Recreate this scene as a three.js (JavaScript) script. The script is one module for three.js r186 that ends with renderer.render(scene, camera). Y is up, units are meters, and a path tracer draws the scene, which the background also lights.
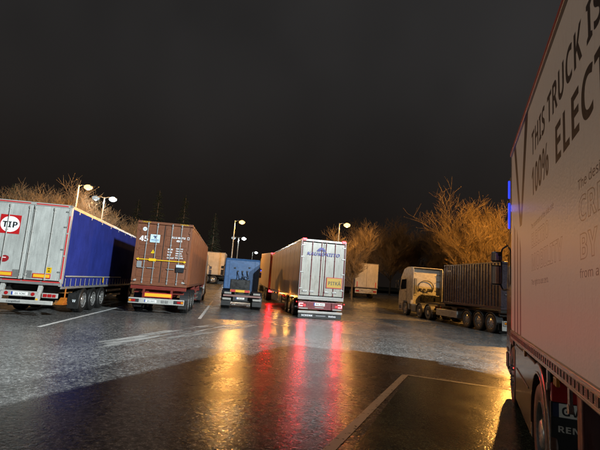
import * as THREE from 'three';
import { mergeGeometries } from 'three/addons/utils/BufferGeometryUtils.js';
import { RoundedBoxGeometry } from 'three/addons/geometries/RoundedBoxGeometry.js';

// ------------------------------------------------------------------ camera, sky, lights, exposure
const scene = new THREE.Scene();
const R = THREE.MathUtils.degToRad;
const camera = new THREE.PerspectiveCamera(56.7, 4 / 3, 0.05, 700);
camera.position.set(0, 1.78, 0);
camera.rotation.set(R(8.126), 0, R(4.2), 'YXZ');

const renderer = new THREE.WebGLRenderer({ antialias: true });
renderer.toneMapping = THREE.LinearToneMapping;
renderer.toneMappingExposure = 1.0;
renderer.shadowMap.enabled = true;
renderer.shadowMap.type = THREE.PCFSoftShadowMap;

let seed = 12345;
const rnd = () => { seed = (seed + 0x6d2b79f5) | 0; let t = Math.imul(seed ^ (seed >>> 15), 1 | seed); t = (t + Math.imul(t ^ (t >>> 7), 61 | t)) ^ t; return ((t ^ (t >>> 14)) >>> 0) / 4294967296; };
const rr = (a, b) => a + (b - a) * rnd();

// tileable value noise
function noiseGrid(n, sd) { const g = new Float32Array(n * n); let s = sd | 0; for (let i = 0; i < n * n; i++) { s = (s + 0x6d2b79f5) | 0; let t = Math.imul(s ^ (s >>> 15), 1 | s); t = (t + Math.imul(t ^ (t >>> 7), 61 | t)) ^ t; g[i] = ((t ^ (t >>> 14)) >>> 0) / 4294967296; } return g; }
const grids = {};
function vnoise(u, v, n, sd) {
  const k = n + '_' + sd, g = grids[k] || (grids[k] = noiseGrid(n, sd * 7919 + n));
  const x = (u - Math.floor(u)) * n, y = (v - Math.floor(v)) * n, i = Math.floor(x), j = Math.floor(y);
  let a = x - i, b = y - j; a = a * a * (3 - 2 * a); b = b * b * (3 - 2 * b);
  const i1 = (i + 1) % n, j1 = (j + 1) % n, i0 = i % n, j0 = j % n;
  return (g[j0 * n + i0] * (1 - a) + g[j0 * n + i1] * a) * (1 - b) + (g[j1 * n + i0] * (1 - a) + g[j1 * n + i1] * a) * b;
}
function fbm(u, v, n, oct, sd) { let s = 0, a = 1, t = 0; for (let o = 0; o < oct; o++) { s += a * vnoise(u, v, n << o, sd + o); t += a; a *= 0.55; } return s / t; }

{ // overcast night sky: one dull, warm grey cloud deck lit from below by the lamps of the town
  const W = 512, H = 256, d = new Float32Array(W * H * 4);
  for (let j = 0; j < H; j++) for (let i = 0; i < W; i++) {
    const u = i / W, el = ((j + 0.5) / H - 0.5) * Math.PI, y = Math.sin(el);
    const c = Math.max(0.35, -0.2 + 2.4 * fbm(u, j / H * 0.5 + 0.2, 6, 5, 8));
    const t = Math.max(0, Math.min(1, (y - 0.05) / 0.55)), w = t * t * (3 - 2 * t);
    const k = (j * W + i) * 4;
    d[k] = c * (0.0075 + 0.0125 * w); d[k + 1] = c * (0.0056 + 0.0134 * w); d[k + 2] = c * (0.0046 + 0.0142 * w); d[k + 3] = 1;
  }
  const t = new THREE.DataTexture(d, W, H, THREE.RGBAFormat, THREE.FloatType);
  t.mapping = THREE.EquirectangularReflectionMapping; t.magFilter = THREE.LinearFilter; t.minFilter = THREE.LinearFilter; t.needsUpdate = true;
  scene.background = t; scene.environment = t;
}
const AMBER = [1, 0.45, 0.085], COOL = [0.9, 1, 1.03];
const I_FLOOD = 2750, I_AMBER = 175, I_WHITE = 40;

// ------------------------------------------------------------------ helpers
const names = {};
const numbered = (n) => { const k = names[n] = (names[n] ?? -1) + 1; return k ? n + '_' + String(k).padStart(3, '0') : n; };
function tag(o, label, category, group, kind) { if (label) o.userData.label = label; if (category) o.userData.category = category; if (group) o.userData.group = group; if (kind) o.userData.kind = kind; return o; }
function thing(name, label, category, group) { const g = new THREE.Group(); g.name = numbered(name); tag(g, label, category, group); scene.add(g); return g; }
function flat(g) { const n = g.index ? g.toNonIndexed() : g; for (const k of Object.keys(n.attributes)) if (!['position', 'normal', 'uv'].includes(k)) n.deleteAttribute(k); return n; }
const join = (gs) => (gs.length === 1 ? gs[0] : mergeGeometries(gs.map(flat)));
function part(name, gs, mat, parent) {
  const m = new THREE.Mesh(join([].concat(gs)), mat); m.name = name; m.castShadow = m.receiveShadow = true; parent.add(m); return m;
}
function parts(name, gs, mat, parent) { for (const g of gs) part(name, g, mat, parent); }
function sub(name, parent) { const g = new THREE.Group(); g.name = name; parent.add(g); return g; }
const box = (w, h, d, x = 0, y = 0, z = 0) => new THREE.BoxGeometry(w, h, d).translate(x, y, z);
const rbox = (w, h, d, x = 0, y = 0, z = 0, r = 0.02, s = 1) => new RoundedBoxGeometry(w, h, d, s, Math.min(r, w / 2.01, h / 2.01, d / 2.01)).translate(x, y, z);
const cylX = (r, l, x, y, z, n = 16) => new THREE.CylinderGeometry(r, r, l, n).rotateZ(Math.PI / 2).translate(x, y, z);
const cylY = (r, l, x, y, z, n = 10) => new THREE.CylinderGeometry(r, r, l, n).translate(x, y, z);
const cylZ = (r, l, x, y, z, n = 16) => new THREE.CylinderGeometry(r, r, l, n).rotateX(Math.PI / 2).translate(x, y, z);
const tube = (pts, r, seg = 24, n = 6) => new THREE.TubeGeometry(new THREE.CatmullRomCurve3(pts.map((p) => new THREE.Vector3(...p))), seg, r, n);
function place(g, x, d, yawDeg, off = [0, 0], y) { // x,d: a reference point; off = [metres to its side (positive is starboard), metres forward]
  const a = R(yawDeg), fx = Math.sin(a), fz = -Math.cos(a), rx = Math.cos(a), rz = Math.sin(a);
  g.position.set(x + rx * off[0] + fx * off[1], y ?? 0, -d + rz * off[0] + fz * off[1]); g.rotation.y = -a; return g;
}
// a point in a vehicle's frame -> world
const toWorld = (g, x, y, z) => { g.updateMatrixWorld(true); return new THREE.Vector3(x, y, z).applyMatrix4(g.matrixWorld); };
function lamp(pos, color, intensity, radius = 1) {
  const l = new THREE.PointLight(new THREE.Color().setRGB(...color), intensity, 0, 2); l.position.copy(pos); l.castShadow = true; l.shadow.radius = radius; l.shadow.mapSize.set(512, 512); scene.add(l); return l;
}

function spot(pos, aim, color, intensity, angle, penumbra, radius) {
  const l = new THREE.SpotLight(new THREE.Color().setRGB(...color), intensity, 0, angle, penumbra, 2); l.position.copy(pos); l.target.position.copy(aim); l.castShadow = true; l.shadow.radius = radius; l.shadow.mapSize.set(1024, 1024); scene.add(l, l.target); return l;
}
// ------------------------------------------------------------------ textures and materials
function dataTex(n, f, srgb, m = n) {
  const d = new Uint8Array(n * m * 4);
  for (let j = 0; j < m; j++) for (let i = 0; i < n; i++) { const c = f(i / n, j / m, i, j), k = (j * n + i) * 4; if (c.length) { d[k] = c[0]; d[k + 1] = c[1]; d[k + 2] = c[2]; d[k + 3] = c[3] ?? 255; } else { d[k] = d[k + 1] = d[k + 2] = c; d[k + 3] = 255; } }
  const t = new THREE.DataTexture(d, n, m); t.wrapS = t.wrapT = THREE.RepeatWrapping; t.magFilter = THREE.LinearFilter; t.minFilter = THREE.LinearMipmapLinearFilter; t.generateMipmaps = true; if (srgb) t.colorSpace = THREE.SRGBColorSpace; t.needsUpdate = true; return t;
}
const clamp = (x, a = 0, b = 255) => Math.max(a, Math.min(b, x));
const rep = (t, x, y = x) => { const c = t.clone(); c.repeat.set(x, y); c.needsUpdate = true; return c; };
// grime: multiplies paint; blotches plus vertical rain runs
const grimeTex = dataTex(512, (u, v) => { const run = fbm(u, v * 0.12, 48, 3, 21), bl = fbm(u, v, 6, 5, 31), sp = fbm(u, v, 90, 2, 41); const k = 0.80 + 0.24 * bl + 0.16 * (run - 0.5) + 0.08 * (sp - 0.5); const g = clamp(k * 235); return [g, clamp(g * 0.985), clamp(g * 0.96)]; }, true);
const grimeRough = dataTex(256, (u, v) => clamp(255 * (0.55 + 0.55 * (fbm(u, v, 10, 4, 51) - 0.3))));
const wetDrops = dataTex(512, (u, v) => clamp(255 * (0.5 + 0.5 * Math.pow(fbm(u, v, 128, 2, 61), 3) + 0.25 * (fbm(u, v * 0.25, 64, 2, 62) - 0.5))));
const mats = {};
function paint(r, g, b, rough = 0.4, o = {}) {
  const k = [r, g, b, rough, JSON.stringify(o)].join();
  return mats[k] || (mats[k] = new THREE.MeshPhysicalMaterial({ color: new THREE.Color().setRGB(r, g, b), roughness: rough, map: o.clean ? null : grimeTex, roughnessMap: o.clean ? null : grimeRough, metalness: o.metal || 0, clearcoat: o.coat || 0, clearcoatRoughness: 0.15, bumpMap: o.drops ? wetDrops : null, bumpScale: 0.0012 }));
}
const M = {
  white: paint(0.54, 0.55, 0.54, 0.45), whiteClean: paint(0.5, 0.5, 0.49, 0.4), black: paint(0.012, 0.012, 0.013, 0.55), plastic: paint(0.02, 0.02, 0.021, 0.5, { clean: true }),
  rubber: paint(0.014, 0.014, 0.014, 0.75), steel: paint(0.4, 0.41, 0.42, 0.45, { metal: 0.15 }), zinc: paint(0.5, 0.51, 0.52, 0.45, { metal: 0.5 }), alloy: paint(0.62, 0.63, 0.65, 0.3, { metal: 0.75 }), chassis: paint(0.03, 0.028, 0.027, 0.6),
  chassisRed: paint(0.22, 0.035, 0.025, 0.55), brown: paint(0.22, 0.074, 0.029, 0.85), blueCurtain: paint(0.026, 0.043, 0.31, 0.95), grey: paint(0.22, 0.23, 0.23, 0.5),
  redTape: paint(0.5, 0.03, 0.03, 0.4, { clean: true }), yellow: paint(0.75, 0.42, 0.02, 0.4, { clean: true }), orange: paint(0.6, 0.18, 0.02, 0.6), glass: new THREE.MeshPhysicalMaterial({ color: 0x06080a, roughness: 0.06, metalness: 0, clearcoat: 1, clearcoatRoughness: 0.03 }),
  redLens: new THREE.MeshPhysicalMaterial({ color: new THREE.Color().setRGB(0.35, 0.01, 0.012), roughness: 0.15, clearcoat: 1 }), amberLens: new THREE.MeshPhysicalMaterial({ color: new THREE.Color().setRGB(0.6, 0.2, 0.01), roughness: 0.15, clearcoat: 1 }),
  pole: paint(0.3, 0.31, 0.31, 0.45, { metal: 0.5 }),
};
const glow = (r, g, b, k) => new THREE.MeshStandardMaterial({ color: 0x111111, emissive: new THREE.Color().setRGB(r, g, b), emissiveIntensity: k, roughness: 0.3 });
const G = { red: glow(1, 0.02, 0.03, 3), redHot: glow(1, 0.03, 0.04, 7), redCore: glow(1, 0.2, 0.22, 5), orange: glow(1, 0.36, 0.05, 2.6), blue: glow(0.02, 0.045, 1, 1.6), amber: glow(1, 0.5, 0.13, 5), cool: glow(0.8, 0.95, 1, 12), coolDim: glow(0.8, 0.95, 1, 0.5), warm: glow(1, 0.83, 0.62, 2.5) };

function canvasTex(w, h, draw) { const c = document.createElement('canvas'); c.width = w; c.height = h; const x = c.getContext('2d'); draw(x, w, h); const t = new THREE.CanvasTexture(c); t.colorSpace = THREE.SRGBColorSpace; t.anisotropy = 8; return t; }
// a printed film stuck on a panel: face 'rear' (+z), 'port' (-x), 'starboard' (+x)
function decal(name, w, h, pw, draw, parent, x, y, z, face = 'rear', rough = 0.45) {
  const t = canvasTex(pw, Math.round(pw * h / w), draw);
  const m = new THREE.MeshStandardMaterial({ map: t, transparent: true, alphaTest: 0.45, roughness: rough, side: THREE.DoubleSide });
  const g = new THREE.PlaneGeometry(w, h); if (face === 'port') g.rotateY(-Math.PI / 2); if (face === 'starboard') g.rotateY(Math.PI / 2); if (face === 'front') g.rotateY(Math.PI);
  g.translate(x, y, z); const o = part(name, g, m, parent); o.castShadow = false; return o;
}
const txt = (x, s, px, py, font, color, sx = 1, align = 'left') => { x.save(); x.translate(px, py); x.scale(sx, 1); x.font = font; x.fillStyle = color; x.textAlign = align; x.textBaseline = 'middle'; x.fillText(s, 0, 0); x.restore(); };

// ------------------------------------------------------------------ ground
const ramp = (d) => { const t = Math.max(0, Math.min(1, (d - 35) / 17)); return 1.25 * t * t * (3 - 2 * t) + Math.max(0, d - 52) * 0.012; };
const asphaltMap = dataTex(1024, (u, v, i, j) => {
  const big = fbm(u, v, 5, 5, 71), mid = fbm(u, v, 40, 3, 81), s = vnoise(u, v, 512, 91), s2 = vnoise(u + 0.37, v, 256, 93);
  let k = 0.72 + 0.5 * big + 0.24 * (mid - 0.5) + (s > 0.84 ? 1.3 * (s - 0.84) / 0.16 : 0) + 0.95 * (s2 - 0.5);  // bright specks here and below: pale aggregate plus wet glitter put into the colour
  if (((i * 7349 + j * 9151 + ((i * j) % 977) * 613) % 1000) < 45) k *= 2.1;
  return [clamp(k * 86), clamp(k * 86), clamp(k * 85)];
}, true);
const asphaltBump = dataTex(1024, (u, v) => { const a = vnoise(u, v, 256, 101), b = vnoise(u, v, 128, 102), e = 0.5 * vnoise(u, v, 64, 104) + 0.5 * vnoise(u + 0.31, v, 104, 105), c = fbm(u, v, 16, 3, 103); return clamp(255 * (0.14 * a + 0.2 * b + 0.42 * e + 0.24 * c)); });
const wetMap = dataTex(1024, (u, v) => { const p = fbm(u, v, 6, 5, 111), q = fbm(u, v, 60, 3, 112); const pool = clamp((p - 0.52) / 0.14, 0, 1); return clamp(255 * (0.27 - 0.08 * pool + 0.12 * (q - 0.5))); });
function groundMat(color, o = {}) {
  return new THREE.MeshPhysicalMaterial({ color: new THREE.Color().setRGB(...color), map: rep(asphaltMap, 1 / 9), roughness: o.rough ?? 1, roughnessMap: rep(wetMap, 1 / 31), bumpMap: rep(asphaltBump, 1 / 2.2), bumpScale: o.bump ?? 0.005, ior: 1.5 });
}
function sheet(name, x0, x1, d0, d1, nx, nd, lift, mat, kind, hf = ramp) {
  const p = [], uv = [], ix = [];
  for (let j = 0; j <= nd; j++) for (let i = 0; i <= nx; i++) { const x = x0 + (x1 - x0) * i / nx, d = d0 + (d1 - d0) * j / nd; p.push(x, hf(d, x) + lift, -d); uv.push(x, d); }
  for (let j = 0; j < nd; j++) for (let i = 0; i < nx; i++) { const a = j * (nx + 1) + i, b = a + 1, c = a + nx + 1, e = c + 1; ix.push(a, b, e, a, e, c); }
  const g = new THREE.BufferGeometry(); g.setAttribute('position', new THREE.Float32BufferAttribute(p, 3)); g.setAttribute('uv', new THREE.Float32BufferAttribute(uv, 2)); g.setIndex(ix); g.computeVertexNormals();
  const m = part(name, g, mat, scene); tag(m, null, null, null, kind); return m;
}
const lot = sheet('asphalt_ground', -150, 150, -60, 260, 20, 320, 0, groundMat([1, 1, 1]), 'structure');
tag(lot, 'wet dark asphalt of the truck park glistening under the lamps', 'ground');
const verge = sheet('grass_verge', -150, 150, 66, 250, 30, 30, 0.13, new THREE.MeshStandardMaterial({ color: new THREE.Color().setRGB(0.05, 0.055, 0.02), map: rep(grimeTex, 0.3), bumpMap: rep(asphaltBump, 0.4), bumpScale: 0.1, roughness: 0.95 }), 'structure', (d, x) => ramp(d) + 0.5 * fbm(x / 90 + 0.5, d / 90, 8, 3, 131));
tag(verge, 'dark grass bank beyond the truck park', 'grass bank');

// painted lines: quads on the ground, worn through to the asphalt
const wearTex = dataTex(512, (u, v) => { const a = fbm(u, v, 24, 4, 141), b = fbm(u, v, 5, 3, 142); const on = a + 0.5 * b > 0.58 ? 255 : 0; return [255, 255, 255, on]; });
const wornTex = dataTex(512, (u, v) => { const a = fbm(u, v * 0.3, 30, 4, 151), b = fbm(u, v, 4, 3, 152), e = Math.min(u, 1 - u, v, 1 - v) * 6; const on = a + 0.7 * b + Math.min(0, e - 0.6) * 0.5 > 0.94 ? 255 : 0; return [255, 255, 255, on]; });
const linePaint = (tex, c = 0.6) => new THREE.MeshStandardMaterial({ color: new THREE.Color().setRGB(c, c, c * 0.97), map: tex, transparent: true, alphaTest: 0.5, roughness: 0.5, bumpMap: rep(asphaltBump, 1), bumpScale: 0.003 });
function quad(name, pts, uvs, mat, lift, label) {
  const p = []; for (const [x, d] of pts) p.push(x, ramp(d) + lift, -d);
  const g = new THREE.BufferGeometry(); g.setAttribute('position', new THREE.Float32BufferAttribute(p, 3)); g.setAttribute('uv', new THREE.Float32BufferAttribute(uvs, 2)); g.setIndex([0, 1, 2, 0, 2, 3]); g.computeVertexNormals();
  const m = part(numbered(name), g, mat, scene); tag(m, label, 'road marking', null, 'structure'); m.castShadow = false; return m;
}
function line(a, b, w, label) {
  const dx = b[0] - a[0], dd = b[1] - a[1], l = Math.hypot(dx, dd), nx = dd / l * w / 2, nd = -dx / l * w / 2;
  return quad('painted_line', [[a[0] - nx, a[1] - nd], [a[0] + nx, a[1] + nd], [b[0] + nx, b[1] + nd], [b[0] - nx, b[1] - nd]], [0, 0, w / 1.2, 0, w / 1.2, l / 1.2, 0, l / 1.2], lineMat, 0.006, label);
}
const lineMat = linePaint(wearTex);
line([0.30, 4.45], [2.53, 9.45], 0.13, 'worn white bay line running in front of the lettered trailer');
line([2.56, 9.46], [4.6, 8.65], 0.10, 'faint white cross line closing the dark bay');
line([-7.42, 12.6], [-8.85, 21.9], 0.14, 'white bay line beside the blue curtain trailer');
line([-4.05, 18.5], [-6.5, 34.0], 0.14, 'white bay line between the brown container and the blue truck');
quad('worn_paint_patch', [[-5.3, 10.2], [-4.1, 9.8], [-1.2, 17.9], [-2.9, 18.3]], [0, 0, 1, 0, 1, 1, 0, 1], linePaint(wornTex, 0.36), 0.006, 'scraped streaky remains of white paint on the open asphalt');
{ // newer, smoother asphalt laid inside the bay
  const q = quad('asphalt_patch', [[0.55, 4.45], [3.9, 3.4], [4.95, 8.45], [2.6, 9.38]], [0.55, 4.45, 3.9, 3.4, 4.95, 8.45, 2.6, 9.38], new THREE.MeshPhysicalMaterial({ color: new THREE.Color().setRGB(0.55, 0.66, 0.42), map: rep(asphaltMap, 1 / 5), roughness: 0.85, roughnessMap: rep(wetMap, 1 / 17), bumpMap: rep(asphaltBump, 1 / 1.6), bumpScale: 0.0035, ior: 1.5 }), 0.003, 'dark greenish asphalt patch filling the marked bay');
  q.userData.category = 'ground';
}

// ------------------------------------------------------------------ vehicle pieces
const tyreProfile = (r, w) => [[r * 0.60, -w / 2 + 0.02], [r * 0.70, -w / 2], [r * 0.9, -w / 2], [r * 0.985, -w / 2 + 0.03], [r, -w / 2 + 0.06], [r, -w / 6 - 0.01], [r - 0.014, -w / 6], [r - 0.014, -w / 6 + 0.015], [r, -w / 6 + 0.025], [r, w / 6 - 0.025], [r - 0.014, w / 6 - 0.015], [r - 0.014, w / 6], [r, w / 6 + 0.01], [r, w / 2 - 0.06], [r * 0.985, w / 2 - 0.03], [r * 0.9, w / 2], [r * 0.70, w / 2], [r * 0.60, w / 2 - 0.02]].map(([a, b]) => new THREE.Vector2(a, b));
const wheelGeo = {};
function wheel(parent, x, z, o = {}) { // outer face points to the sign of x
  const r = o.r ?? 0.5, w = o.w ?? 0.36, dish = o.dish ?? 0.11, side = Math.sign(x) || 1, key = [r, w, dish].join();
  if (!wheelGeo[key]) {
    const ty = new THREE.LatheGeometry(tyreProfile(r, w), 32).rotateZ(-Math.PI / 2);
    const o1 = w / 2, rim = new THREE.LatheGeometry([[r * 0.615, o1 - 0.03], [r * 0.615, o1 - 0.005], [r * 0.585, o1 - 0.005], [r * 0.56, o1 - 0.05], [r * 0.53, o1 - dish], [r * 0.36, o1 - dish + 0.02], [r * 0.34, o1 - dish + 0.03], [r * 0.30, o1 - dish + 0.03]].map(([a, b]) => new THREE.Vector2(a, b)), 28).rotateZ(-Math.PI / 2);
    const hub = new THREE.LatheGeometry([[r * 0.3, o1 - dish - 0.01], [r * 0.3, o1 - 0.03], [r * 0.24, o1 - 0.005], [r * 0.12, o1], [0.0001, o1]].map(([a, b]) => new THREE.Vector2(a, b)), 20).rotateZ(-Math.PI / 2);
    const nuts = [], holes = [];
    for (let k = 0; k < 10; k++) { const a = k / 10 * Math.PI * 2; nuts.push(cylX(0.016, 0.03, o1 - dish + 0.045, Math.cos(a) * r * 0.335, Math.sin(a) * r * 0.335, 6)); holes.push(cylX(0.034, 0.012, o1 - dish + 0.011, Math.cos(a + 0.3) * r * 0.45, Math.sin(a + 0.3) * r * 0.45, 10)); }
    wheelGeo[key] = { ty, rim, hub: join([hub, ...nuts]), holes: join(holes) };
  }
  const g = sub('wheel', parent); g.position.set(x, r, z); if (side < 0) g.rotation.y = Math.PI; g.rotation.order = 'YXZ'; g.rotation.x = ((Math.abs(x * 31 + z * 17) % 6.28));
  const q = wheelGeo[key]; part('tyre', q.ty, M.rubber, g); part('rim', q.rim, o.rim ?? M.alloy, g); part('hub', q.hub, o.hub ?? M.zinc, g); part('vent_hole', q.holes, M.black, g).userData.kind = 'stuff';
  return g;
}
function extrudeSide(pts, w, bevel = 0.06, x = 0) { // outline in (s forward, y), extruded across the vehicle
  const sh = new THREE.Shape(pts.map(([s, y]) => new THREE.Vector2(s, y)));
  const g = new THREE.ExtrudeGeometry(sh, { depth: w - 2 * bevel, bevelEnabled: bevel > 0, bevelThickness: bevel, bevelSize: bevel, bevelOffset: -bevel, bevelSegments: 3, curveSegments: 10 });
  return g.translate(0, 0, -(w - 2 * bevel) / 2).rotateY(Math.PI / 2).translate(x, 0, 0); // s -> -z
}
function arch(parent, x, z, r, w, mat, name = 'mudguard') {
  const p = []; for (let k = 0; k <= 14; k++) { const a = Math.PI * (-0.02 + 1.04 * k / 14); p.push([Math.cos(a) * r, Math.sin(a) * r]); } for (let k = 14; k >= 0; k--) { const a = Math.PI * (-0.02 + 1.04 * k / 14); p.push([Math.cos(a) * (r - 0.03), Math.sin(a) * (r - 0.03)]); }
  return part(name, extrudeSide(p, w, 0.008).translate(x, 0.5, z), mat, parent);
}

// tractor unit; origin on the ground under the middle of its rear end, forward is -z
function tractor(label, o) {
  const t = thing('tractor_unit', label, 'truck', o.group);
  const body = o.body, ax = o.axles === 2 ? [0.8, 2.2] : [o.rearAxle ?? 0.85], fa = o.axles === 2 ? 4.85 : o.frontAxle ?? 4.65, cb = fa - 0.96, cf = fa + 1.42, top = o.top ?? 3.75, W = 2.46;
  const lower = 0.36, floor = 1.02;
  // cab shell with front wheel cut-out
  const pts = [[cb, floor - 0.1], [cb, top - 0.16], [cb + 0.12, top - 0.02], [cb + 0.75, top], [cb + 1.35, top - 0.14], [cf - 0.42, Math.min(top - 0.55, 3.05)], [cf - 0.16, 2.2], [cf - 0.03, 1.75], [cf, 1.2], [cf - 0.02, lower + 0.1], [cf - 0.12, lower], [fa + 0.62, lower]];
  for (let k = 0; k <= 12; k++) { const a = Math.PI * k / 12; pts.push([fa + Math.cos(a) * 0.62, 0.5 + Math.sin(a) * 0.62]); }
  pts.push([fa - 0.62, floor - 0.1]);
  const cab = part('cab', extrudeSide(pts, W, 0.09), body, t);
  part('windscreen', extrudeSide([[cf - 0.42, 2.92], [cf - 0.40, 2.98], [cf - 0.135, 2.05], [cf - 0.155, 2.0]], W - 0.3, 0.004).translate(0, 0, -0.02), M.glass, t);
  for (const s of [-1, 1]) {
    const door = part('door', extrudeSide([[cb + 0.72, 1.15], [cb + 0.72, 2.95], [cf - 0.55, 2.9], [cf - 0.3, 2.05], [cf - 0.28, 1.3], [cf - 0.5, 1.15]], 0.02, 0.004, s * (W / 2 + 0.002)), body, t);
    part('side_window', extrudeSide([[cb + 0.8, 2.08], [cb + 0.8, 2.86], [cf - 0.64, 2.82], [cf - 0.45, 2.2], [cf - 0.6, 2.0]], 0.016, 0.003, s * (W / 2 + 0.008)), M.glass, door);
    parts('door_seal', [rbox(0.012, 1.85, 0.022, s * (W / 2 + 0.006), 2.05, -(cb + 0.7), 0.004), rbox(0.012, 0.022, cf - cb - 1.2, s * (W / 2 + 0.006), 1.13, -(cb + cf + 0.2) / 2, 0.004)], M.rubber, door);
    part('handle', rbox(0.03, 0.04, 0.2, s * (W / 2 + 0.02), 1.85, -(cb + 0.86), 0.01), M.plastic, door);
    part('headlight', rbox(0.38, 0.17, 0.14, s * 0.95, 0.74, -(cf - 0.02), 0.04, 2), M.glass, t);
    for (const yy of [0.5, 0.82]) part('step', rbox(0.12, 0.05, 0.42, s * (W / 2 - 0.045), yy + 0.02, -(fa + 0.9), 0.01), M.plastic, t);
    const mir = sub('mirror', t), mx = s * (W / 2 + 0.2), mz = -(cf - 0.12);
    parts('mirror_housing', [rbox(0.22, 0.42, 0.12, mx, 2.28, mz, 0.05, 2), rbox(0.22, 0.22, 0.13, mx, 2.66, mz, 0.05, 2)], M.plastic, mir);
    parts('mirror_arm', [tube([[s * (W / 2 - 0.03), 2.9, mz + 0.22], [s * (W / 2 + 0.05), 2.86, mz + 0.12], [mx - s * 0.1, 2.8, mz], [mx - s * 0.09, 2.4, mz]], 0.02), tube([[s * (W / 2 - 0.03), 2.0, mz + 0.24], [s * (W / 2 + 0.08), 1.98, mz + 0.1], [mx - s * 0.07, 2.1, mz]], 0.022)], M.plastic, mir);
    parts('mirror_glass', [box(0.18, 0.36, 0.006, mx, 2.28, mz + 0.064), box(0.18, 0.16, 0.006, mx, 2.66, mz + 0.069)], paint(0.5, 0.5, 0.5, 0.03, { clean: true, metal: 1 }), mir);
    // rear side deflector that closes the gap to the trailer
    if (o.deflector !== false) part('side_deflector', extrudeSide([[cb - 0.42, 1.25], [cb - 0.46, top - 0.3], [cb - 0.38, top - 0.06], [cb + 0.02, top - 0.05], [cb + 0.02, 1.25]], 0.05, 0.02, s * (W / 2 - 0.03)), o.trim ?? body, t);
    if (o.fairing) {
      const a0 = ax[ax.length - 1], fp = [[cb - 0.02, 0.30], [cb - 0.02, 1.12], [a0 + 0.36, 1.15]];
      for (let k = 1; k <= 12; k++) { const a = Math.PI * (0.33 + 0.72 * k / 12); fp.push([a0 + Math.cos(a) * 0.68, 0.5 + Math.sin(a) * 0.68]); }
      for (let k = 0; k <= 14; k++) { const a = Math.PI * (1.02 - 1.02 * k / 14); fp.push([a0 + Math.cos(a) * 0.57, 0.5 + Math.sin(a) * 0.57]); }
      fp.push([a0 + 0.57, 0.30]);
      part('side_fairing', extrudeSide(fp, 0.07, 0.02, s * (W / 2 - 0.012)), o.fairing, t);
      part('fairing_step', rbox(0.03, 0.025, cb - ax[ax.length - 1] - 1.0, s * (W / 2 + 0.018), 0.78, -(cb + ax[ax.length - 1] + 0.6) / 2, 0.008), M.plastic, t);
    } else part('fuel_tank', rbox(0.6, 0.6, cb - ax[ax.length - 1] - 0.75, s * 0.9, 0.68, -(cb + ax[ax.length - 1] + 0.6) / 2, 0.1, 3), o.tank ?? M.alloy, t);
    wheel(t, s * 1.06, -fa, { w: 0.33, dish: 0.03 });
    for (const a of ax) { wheel(t, s * 0.96, -a, { w: 0.56, dish: 0.2 }); arch(t, s * 0.95, -a, 0.59, 0.62, o.guard ?? M.plastic); }
    const tl = sub('tail_light', t);
    part('lamp_cluster', rbox(0.46, 0.16, 0.1, s * 0.88, o.tailY ?? 0.92, 0.03, 0.03, 2), M.plastic, tl);
    for (let k = 0; k < 4; k++) part('lens', rbox(0.095, 0.11, 0.02, s * (0.72 + k * 0.107), o.tailY ?? 0.92, 0.085, 0.01), o.clearLens ? M.whiteClean : k === 2 ? M.amberLens : M.redLens, tl);
    part('mudflap', rbox(0.58, 0.42, 0.02, s * 0.95, 0.42, -0.16, 0.008), M.rubber, t);
  }
  for (const s of [-1, 1]) parts('cab_skirt', [rbox(0.03, 0.1, 0.75, s * (W / 2 + 0.004), 1.08, -(fa - 0.05), 0.01), rbox(0.03, 0.28, 0.5, s * (W / 2 + 0.003), 0.62, -(fa + 0.98), 0.012)], M.plastic, t);
  part('sun_visor', rbox(W - 0.2, 0.05, 0.3, 0, 2.98, -cf + 0.22, 0.02), M.plastic, t);
  if (o.deflector !== false) part('roof_deflector', rbox(W - 0.12, 0.05, 0.5, 0, top - 0.08, -cb + 0.14, 0.02), o.trim ?? body, t);
  parts('chassis_rail', [box(0.09, 0.28, cb + 1.4, -0.42, 0.88, -(cb + 1.4) / 2 - 0.12), box(0.09, 0.28, cb + 1.4, 0.42, 0.88, -(cb + 1.4) / 2 - 0.12), box(0.8, 0.2, 0.1, 0, 0.86, -0.14), box(0.8, 0.2, 0.1, 0, 0.86, -cb + 0.2), cylX(0.09, 1.7, 0, 0.5, -ax[0], 10), cylX(0.07, 1.8, 0, 0.5, -fa, 10)], M.chassis, t);
  part('rear_crossbar', rbox(2.3, 0.12, 0.08, 0, o.tailY ? o.tailY - 0.16 : 0.78, -0.03, 0.02), o.bar ?? M.chassis, t);
  part('coupling_plate', [new THREE.CylinderGeometry(0.48, 0.5, 0.08, 24).translate(0, 1.14, -ax[0] - 0.35), box(0.9, 0.12, 0.3, 0, 1.06, -ax[0] - 0.35)], M.chassis, t);
  parts('grille', [0, 1, 2, 3, 4].map((k) => rbox(1.7, 0.07, 0.04, 0, 1.05 + k * 0.13, -cf - 0.004, 0.015)), M.plastic, t);
  part('front_bumper', rbox(2.4, 0.34, 0.2, 0, 0.5, -cf + 0.07, 0.06, 2), o.bumper ?? body, t);
  parts('air_hose', [-1, 1].map((s) => tube([[s * 0.12, 1.9, -cb + 0.02], [s * 0.2, 1.6, -cb + 0.4], [s * 0.1, 1.45, -cb + 0.75], [s * 0.06, 1.62, -cb + 1.1]], 0.022)), M.plastic, t);
  t.userData.dims = undefined; delete t.userData.dims;
  return { t, cb, cf, fa, ax, top, W };
}

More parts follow.
